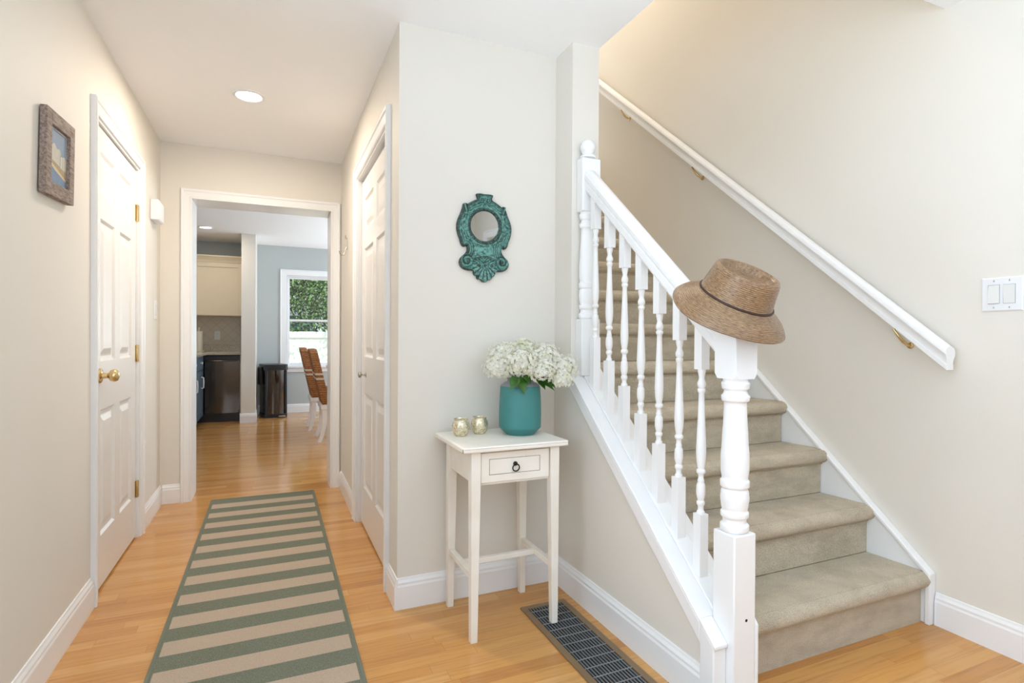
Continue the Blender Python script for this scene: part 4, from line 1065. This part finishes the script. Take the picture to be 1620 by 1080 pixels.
for y0_ in (6.21, 6.825, 7.44):
    d = MB()
    def sy(m, a, b, z0, z1):
        fw = .055; x = -.8215
        m.box((x, a, z0), (x+.018, a+fw, z1)); m.box((x, b-fw, z0), (x+.018, b, z1)); m.box((x, a+fw, z0), (x+.018, b-fw, z0+fw)); m.box((x, a+fw, z1-fw), (x+.018, b-fw, z1)); m.box((x, a+fw, z0+fw), (x+.008, b-fw, z1-fw))
    sy(d, y0_, y0_+.605, .105, .690); dd = d.build('door', BLUECAB, bc, bevel=.002)
    h = MB(); yy = y0_+.40; h.tube([(-.803, yy, .47), (-.780, yy, .475), (-.778, yy, .54), (-.780, yy, .605), (-.803, yy, .61)], .008, 8); h.build('handle', PLASTIC, dd, smooth=True)['label'] = 'pale bar handle'
    d = MB(); d.box((-.8215, y0_, .697), (-.803, y0_+.605, .872)); dd = d.build('drawer', BLUECAB, bc, bevel=.003)
    h = MB(); h.lathe([(0, 0), (.006, 0), (.006, .012), (.014, .018), (.014, .026), (0, .03)], (-.803, y0_+.30, .79), 14, 'x'); h.build('knob', PLASTIC, dd, smooth=True)
ct = MB().box((-1.45, 6.17, .8785), (-.765, 8.075, .916)); tag(ct.build('countertop', GRANITE, None, bevel=.004), 'granite countertop over the blue-grey base cabinets', 'countertop')
pt = thing('paper_towel_holder', (-.90, 8.50, .9155), 'white paper towel roll standing on the kitchen counter', 'paper towel')
m = MB(); m.lathe([(0, .0), (.06, 0), (.06, .010), (0, .012)], (-.90, 8.50, .9155), 24); m.lathe([(.006, .012), (.006, .305), (.012, .31), (.012, .32), (0, .325)], (-.90, 8.50, .9155), 12); m.build('stand', CABINET, pt, smooth=True)
m = MB(); m.lathe([(.012, .013), (.046, .013), (.046, .275), (.012, .275)], (-.90, 8.50, .9155), 28); m.build('roll', plain('paper_roll', lin('#E9E2D6'), .8, var=.02), pt, smooth=True)

# trash can
tc = thing('trash_can', (0.025, 8.45, 0), 'black step trash can with dark steel front by the partition', 'trash can')
Mt = Matrix.Translation((.025, 8.45, 0)) @ Matrix.Rotation(math.radians(12), 4, 'Z')
def rb(a, b, rad=.03, n=5):
    x0, y0_, z0 = a; x1, y1_, z1 = b; pts = []
    for cx_, cy2, s in ((x1-rad, y1_-rad, 0), (x0+rad, y1_-rad, 1), (x0+rad, y0_+rad, 2), (x1-rad, y0_+rad, 3)):
        for i in range(n+1): an = PI/2*s+PI/2*i/n; pts.append((cx_+rad*math.cos(an), cy2+rad*math.sin(an)))
    return MB().prism(pts, 'z', z0, z1)
pts = [(.140, .20), (-.140, .20), (-.140, -.150)]+[(-.140+.28*i/14, -.150-.040*math.sin(PI*i/14)) for i in range(1, 14)]+[(.140, -.150)]
MB().prism(pts, 'z', .05, .655).build('body', STEEL, tc, mat4=Mt, smooth=True, angle=30)
rb((-.150, -.18, 0), (.150, .21, .049), .034).build('base', BLACK, tc, mat4=Mt, smooth=True, angle=30)
m = MB(); m.box((-.143, -.178, .05), (-.108, -.140, .655)); m.box((.108, -.178, .05), (.143, -.140, .655)); m.build('corner_trim', BLACK, tc, mat4=Mt, bevel=.01)
rb((-.155, -.185, .656), (.155, .215, .735), .036).build('lid', BLACK, tc, mat4=Mt, smooth=True, angle=30)
m = MB(); m.box((-.190, -.06, .45), (-.1555, .10, .70)); m.build('liner_box', BLACK, tc, mat4=Mt, bevel=.01)
m = MB(); m.box((.02, -.235, .012), (.11, -.1805, .028)); m.build('pedal', NICKEL, tc, mat4=Mt, bevel=.004)

# woven dining chairs
def make_chair():
    t = thing('dining_chair', (0, 0, 0), 'x', 'chair', 'woven dining chairs')
    # local: faces +x; rear feet near x=0
    def back(z0, z1, mi, ext=0.0, name='backrest', mat=None):
        m = MB(); n = 16; rows = 14; hw = .225+ext
        v = []; f = []
        for j in range(rows+1):
            q = j/rows
            for i in range(n+1):
                yy = -hw+2*hw*i/n; top = z1+(.030*(math.sin(abs(yy)/hw*PI))**1.0-.012*(abs(yy)/hw)**6 if z1 > .9 else 0)
                z = z0+(top-z0)*q; xb = .03-.135*((z-.40)/.6)
                v.append((xb-ext, yy, z))
        nb = len(v)
        for j in range(rows+1):
            for i in range(n+1):
                x_, y_, z_ = v[j*(n+1)+i]; v.append((x_+.075+2*ext, y_, z_+.006 if j == 0 else z_))
        w_ = n+1
        for j in range(rows):
            for i in range(n):
                f.append((j*w_+i, j*w_+i+1, (j+1)*w_+i+1, (j+1)*w_+i)); f.append(tuple(nb+k for k in ((j+1)*w_+i, (j+1)*w_+i+1, j*w_+i+1, j*w_+i)))
        for j in range(rows): f.append((j*w_, (j+1)*w_, nb+(j+1)*w_, nb+j*w_)); f.append((j*w_+n, nb+j*w_+n, nb+(j+1)*w_+n, (j+1)*w_+n))
        for i in range(n): f.append((i, nb+i, nb+i+1, i+1)); f.append((rows*w_+i, rows*w_+i+1, nb+rows*w_+i+1, nb+rows*w_+i))
        m.add(v, f); return m
    bk = back(.40, .962, 0).build('backrest', WOVEN, t, smooth=True, angle=50)
    for z in (.665, .715): back(z, z+.020, 0, .003).build('stripe', WOVENW, bk, smooth=True, angle=50)
    m = MB(); m.box((.035, -.23, .40), (.50, .23, .50)); m.build('seat', WOVEN, t, bevel=.025, seg=3)
    m = MB(); m.box((.012, -.225, .345), (.50, .225, .3995)); m.build('seat_frame', TRIM, t, bevel=.006)
    for sy_ in (-1, 1):
        y = sy_*.195; m = MB(); path = [(.052, y, .346), (.054, y, .26), (.046, y, .16), (.026, y, .07), (0.0, y, 0)]
        for i in range(len(path)-1):
            a, b = path[i], path[i+1]; h1 = .026-.002*i; h2 = .026-.002*(i+1)
            m.add([(a[0]-h1, a[1]-.02, a[2]), (a[0]+h1, a[1]-.02, a[2]), (a[0]+h1, a[1]+.02, a[2]), (a[0]-h1, a[1]+.02, a[2]), (b[0]-h2, b[1]-.02, b[2]), (b[0]+h2, b[1]-.02, b[2]), (b[0]+h2, b[1]+.02, b[2]), (b[0]-h2, b[1]+.02, b[2])], [(0, 1, 5, 4), (1, 2, 6, 5), (2, 3, 7, 6), (3, 0, 4, 7)]+([(3, 2, 1, 0)] if i == 0 else [])+([(4, 5, 6, 7)] if i == 3 else []))
        m.build('leg', TRIM, t, smooth=True, angle=30)
        m = MB(); m.box((.445, y-.02, 0), (.488, y+.02, .346)); m.build('leg', TRIM, t, bevel=.004)
    return t
ch1 = make_chair(); ch1.location = (.468, 6.375, 0)
ch2 = copy_tree(ch1); ch2.location = (.412, 7.160, 0)
ch1['label'] = 'woven seagrass chair nearest the hall, tucked at the dining table'
ch2['label'] = 'woven seagrass chair nearer the window, behind the first chair'
dt = thing('dining_table', (1.1, 6.5, 0), 'white dining table corner beyond the woven chairs', 'table')
MB().box((.640, 5.55, .725), (1.60, 7.42, .765)).build('tabletop', TRIM, dt, bevel=.006)
for x in (1.02, 1.52):
    for y in (5.63, 7.34): MB().box((x-.035, y-.035, 0), (x+.035, y+.035, .7245)).build('leg', TRIM, dt, bevel=.004)

# ------------------------------------------------------------------ outdoors, seen through the dining window
struct('ground', rbox((-14, 8.88, -.55), (18, 40, -.45)), GRASS, 'lawn outside the dining window', 'ground')
fy = 13.0
fe = thing('garden_fence', (1.0, fy, -.45), 'white vinyl garden fence outside the dining window', 'fence')
m = MB()
for i in range(60): x = -3.5+.152*i; m.box((x, fy-.012, -.40), (x+.1505, fy+.012, 1.10))
m.build('boards', FENCE, fe, bevel=.004)
m = MB(); m.box((-3.5, fy-.045, 1.10), (5.62, fy+.045, 1.235)); m.build('top_rail', FENCE, fe, bevel=.006)
m = MB(); m.box((-3.5, fy-.045, -.42), (5.62, fy+.045, -.30)); m.build('bottom_rail', FENCE, fe)
for x in (-3.56, -1.2, 1.9, 4.6): MB().box((x-.06, fy-.062, -.45), (x+.06, fy+.062, 1.30)).build('post', FENCE, fe, bevel=.005)
def tree(x, y, label, blobs, nl, size, th=3.0, seed=1):
    g = np.random.default_rng(seed)
    t = thing('tree', (x, y, -.45), label, 'tree', 'trees behind the fence')
    m = MB(); m.tube([(x, y, -.45), (x+.05, y, th*.4), (x-.03, y+.05, th), (x+.1, y, th+1.2)], [.13, .11, .08, .03], 10)
    for k in range(6):
        a = k*1.05; m.tube([(x, y, th*.5+.2*k), (x+.6*math.cos(a), y+.6*math.sin(a), th*.5+.5+.22*k), (x+1.3*math.cos(a), y+1.2*math.sin(a), th*.5+.8+.25*k)], [.05, .03, .012], 7)
    m.build('trunk', BARK, t, smooth=True)
    V = []; F = []
    wts = np.array([b[3]*b[4]*b[5] for b in blobs]); wts = wts/wts.sum()
    for bi, n in zip(range(len(blobs)), (wts*nl).astype(int)):
        bx, by, bz, rx, ry, rz = blobs[bi]
        d = g.normal(size=(n, 3)); d /= np.linalg.norm(d, axis=1)[:, None]; rad = g.uniform(.45, 1, n)**.6
        P = np.array([bx, by, bz])+d*rad[:, None]*np.array([rx, ry, rz])
        for p, dd in zip(P, d):
            ax = dd*.6+g.normal(size=3)*.6+np.array([0, 0, -.3]); ax /= np.linalg.norm(ax); s = np.cross(ax, g.normal(size=3)); s /= np.linalg.norm(s); L_ = size*g.uniform(.7, 1.3); W_ = L_*.34
            o_ = len(V); V += [tuple(p), tuple(p+ax*L_*.45+s*W_), tuple(p+ax*L_), tuple(p+ax*L_*.45-s*W_)]; F.append((o_, o_+1, o_+2, o_+3))
    m = MB(); m.v = V; m.f = [list(f) for f in F]; m.m = [0]*len(F); m.build('foliage', TREELEAF, t); return t
tree(2.3, 14.2, 'leafy green tree behind the white fence, right side of the window view', [(1.6, 14.0, 2.6, 1.5, 1.2, 1.3), (2.6, 13.6, 3.4, 1.4, 1.2, 1.2), (.9, 14.4, 3.5, 1.4, 1.2, 1.1), (2.2, 12.6, 4.2, 1.5, 1.4, 1.0), (3.3, 12.2, 3.4, 1.0, 1.0, .9), (2.5, 10.9, 3.9, .9, .6, .5)], 36000, .070, 3.0, 3)
tree(-.6, 15.0, 'leafy green tree behind the fence, left side of the window view', [(-.3, 14.8, 2.9, 1.4, 1.2, 1.4), (.6, 15.2, 2.1, 1.4, 1.1, 1.3), (-.9, 14.4, 3.9, 1.3, 1.2, 1.0), (.5, 16.0, 3.6, 1.6, 1.2, 1.6), (2.4, 16.2, 2.4, 1.8, 1.2, 1.8)], 34000, .070, 3.0, 5)
sh = thing('garden_shed', (.2, 18.2, -.45), 'blue-grey shed half hidden behind the garden trees', 'shed')
MB().box((-1.6, 17.6, -.45), (1.2, 19.2, 1.75)).build('wall', SHED, sh)
m = MB(); m.prism([(17.45, 1.75), (18.4, 2.4), (19.35, 1.75)], 'x', -1.75, 1.35); m.build('roof', GRILLE, sh)
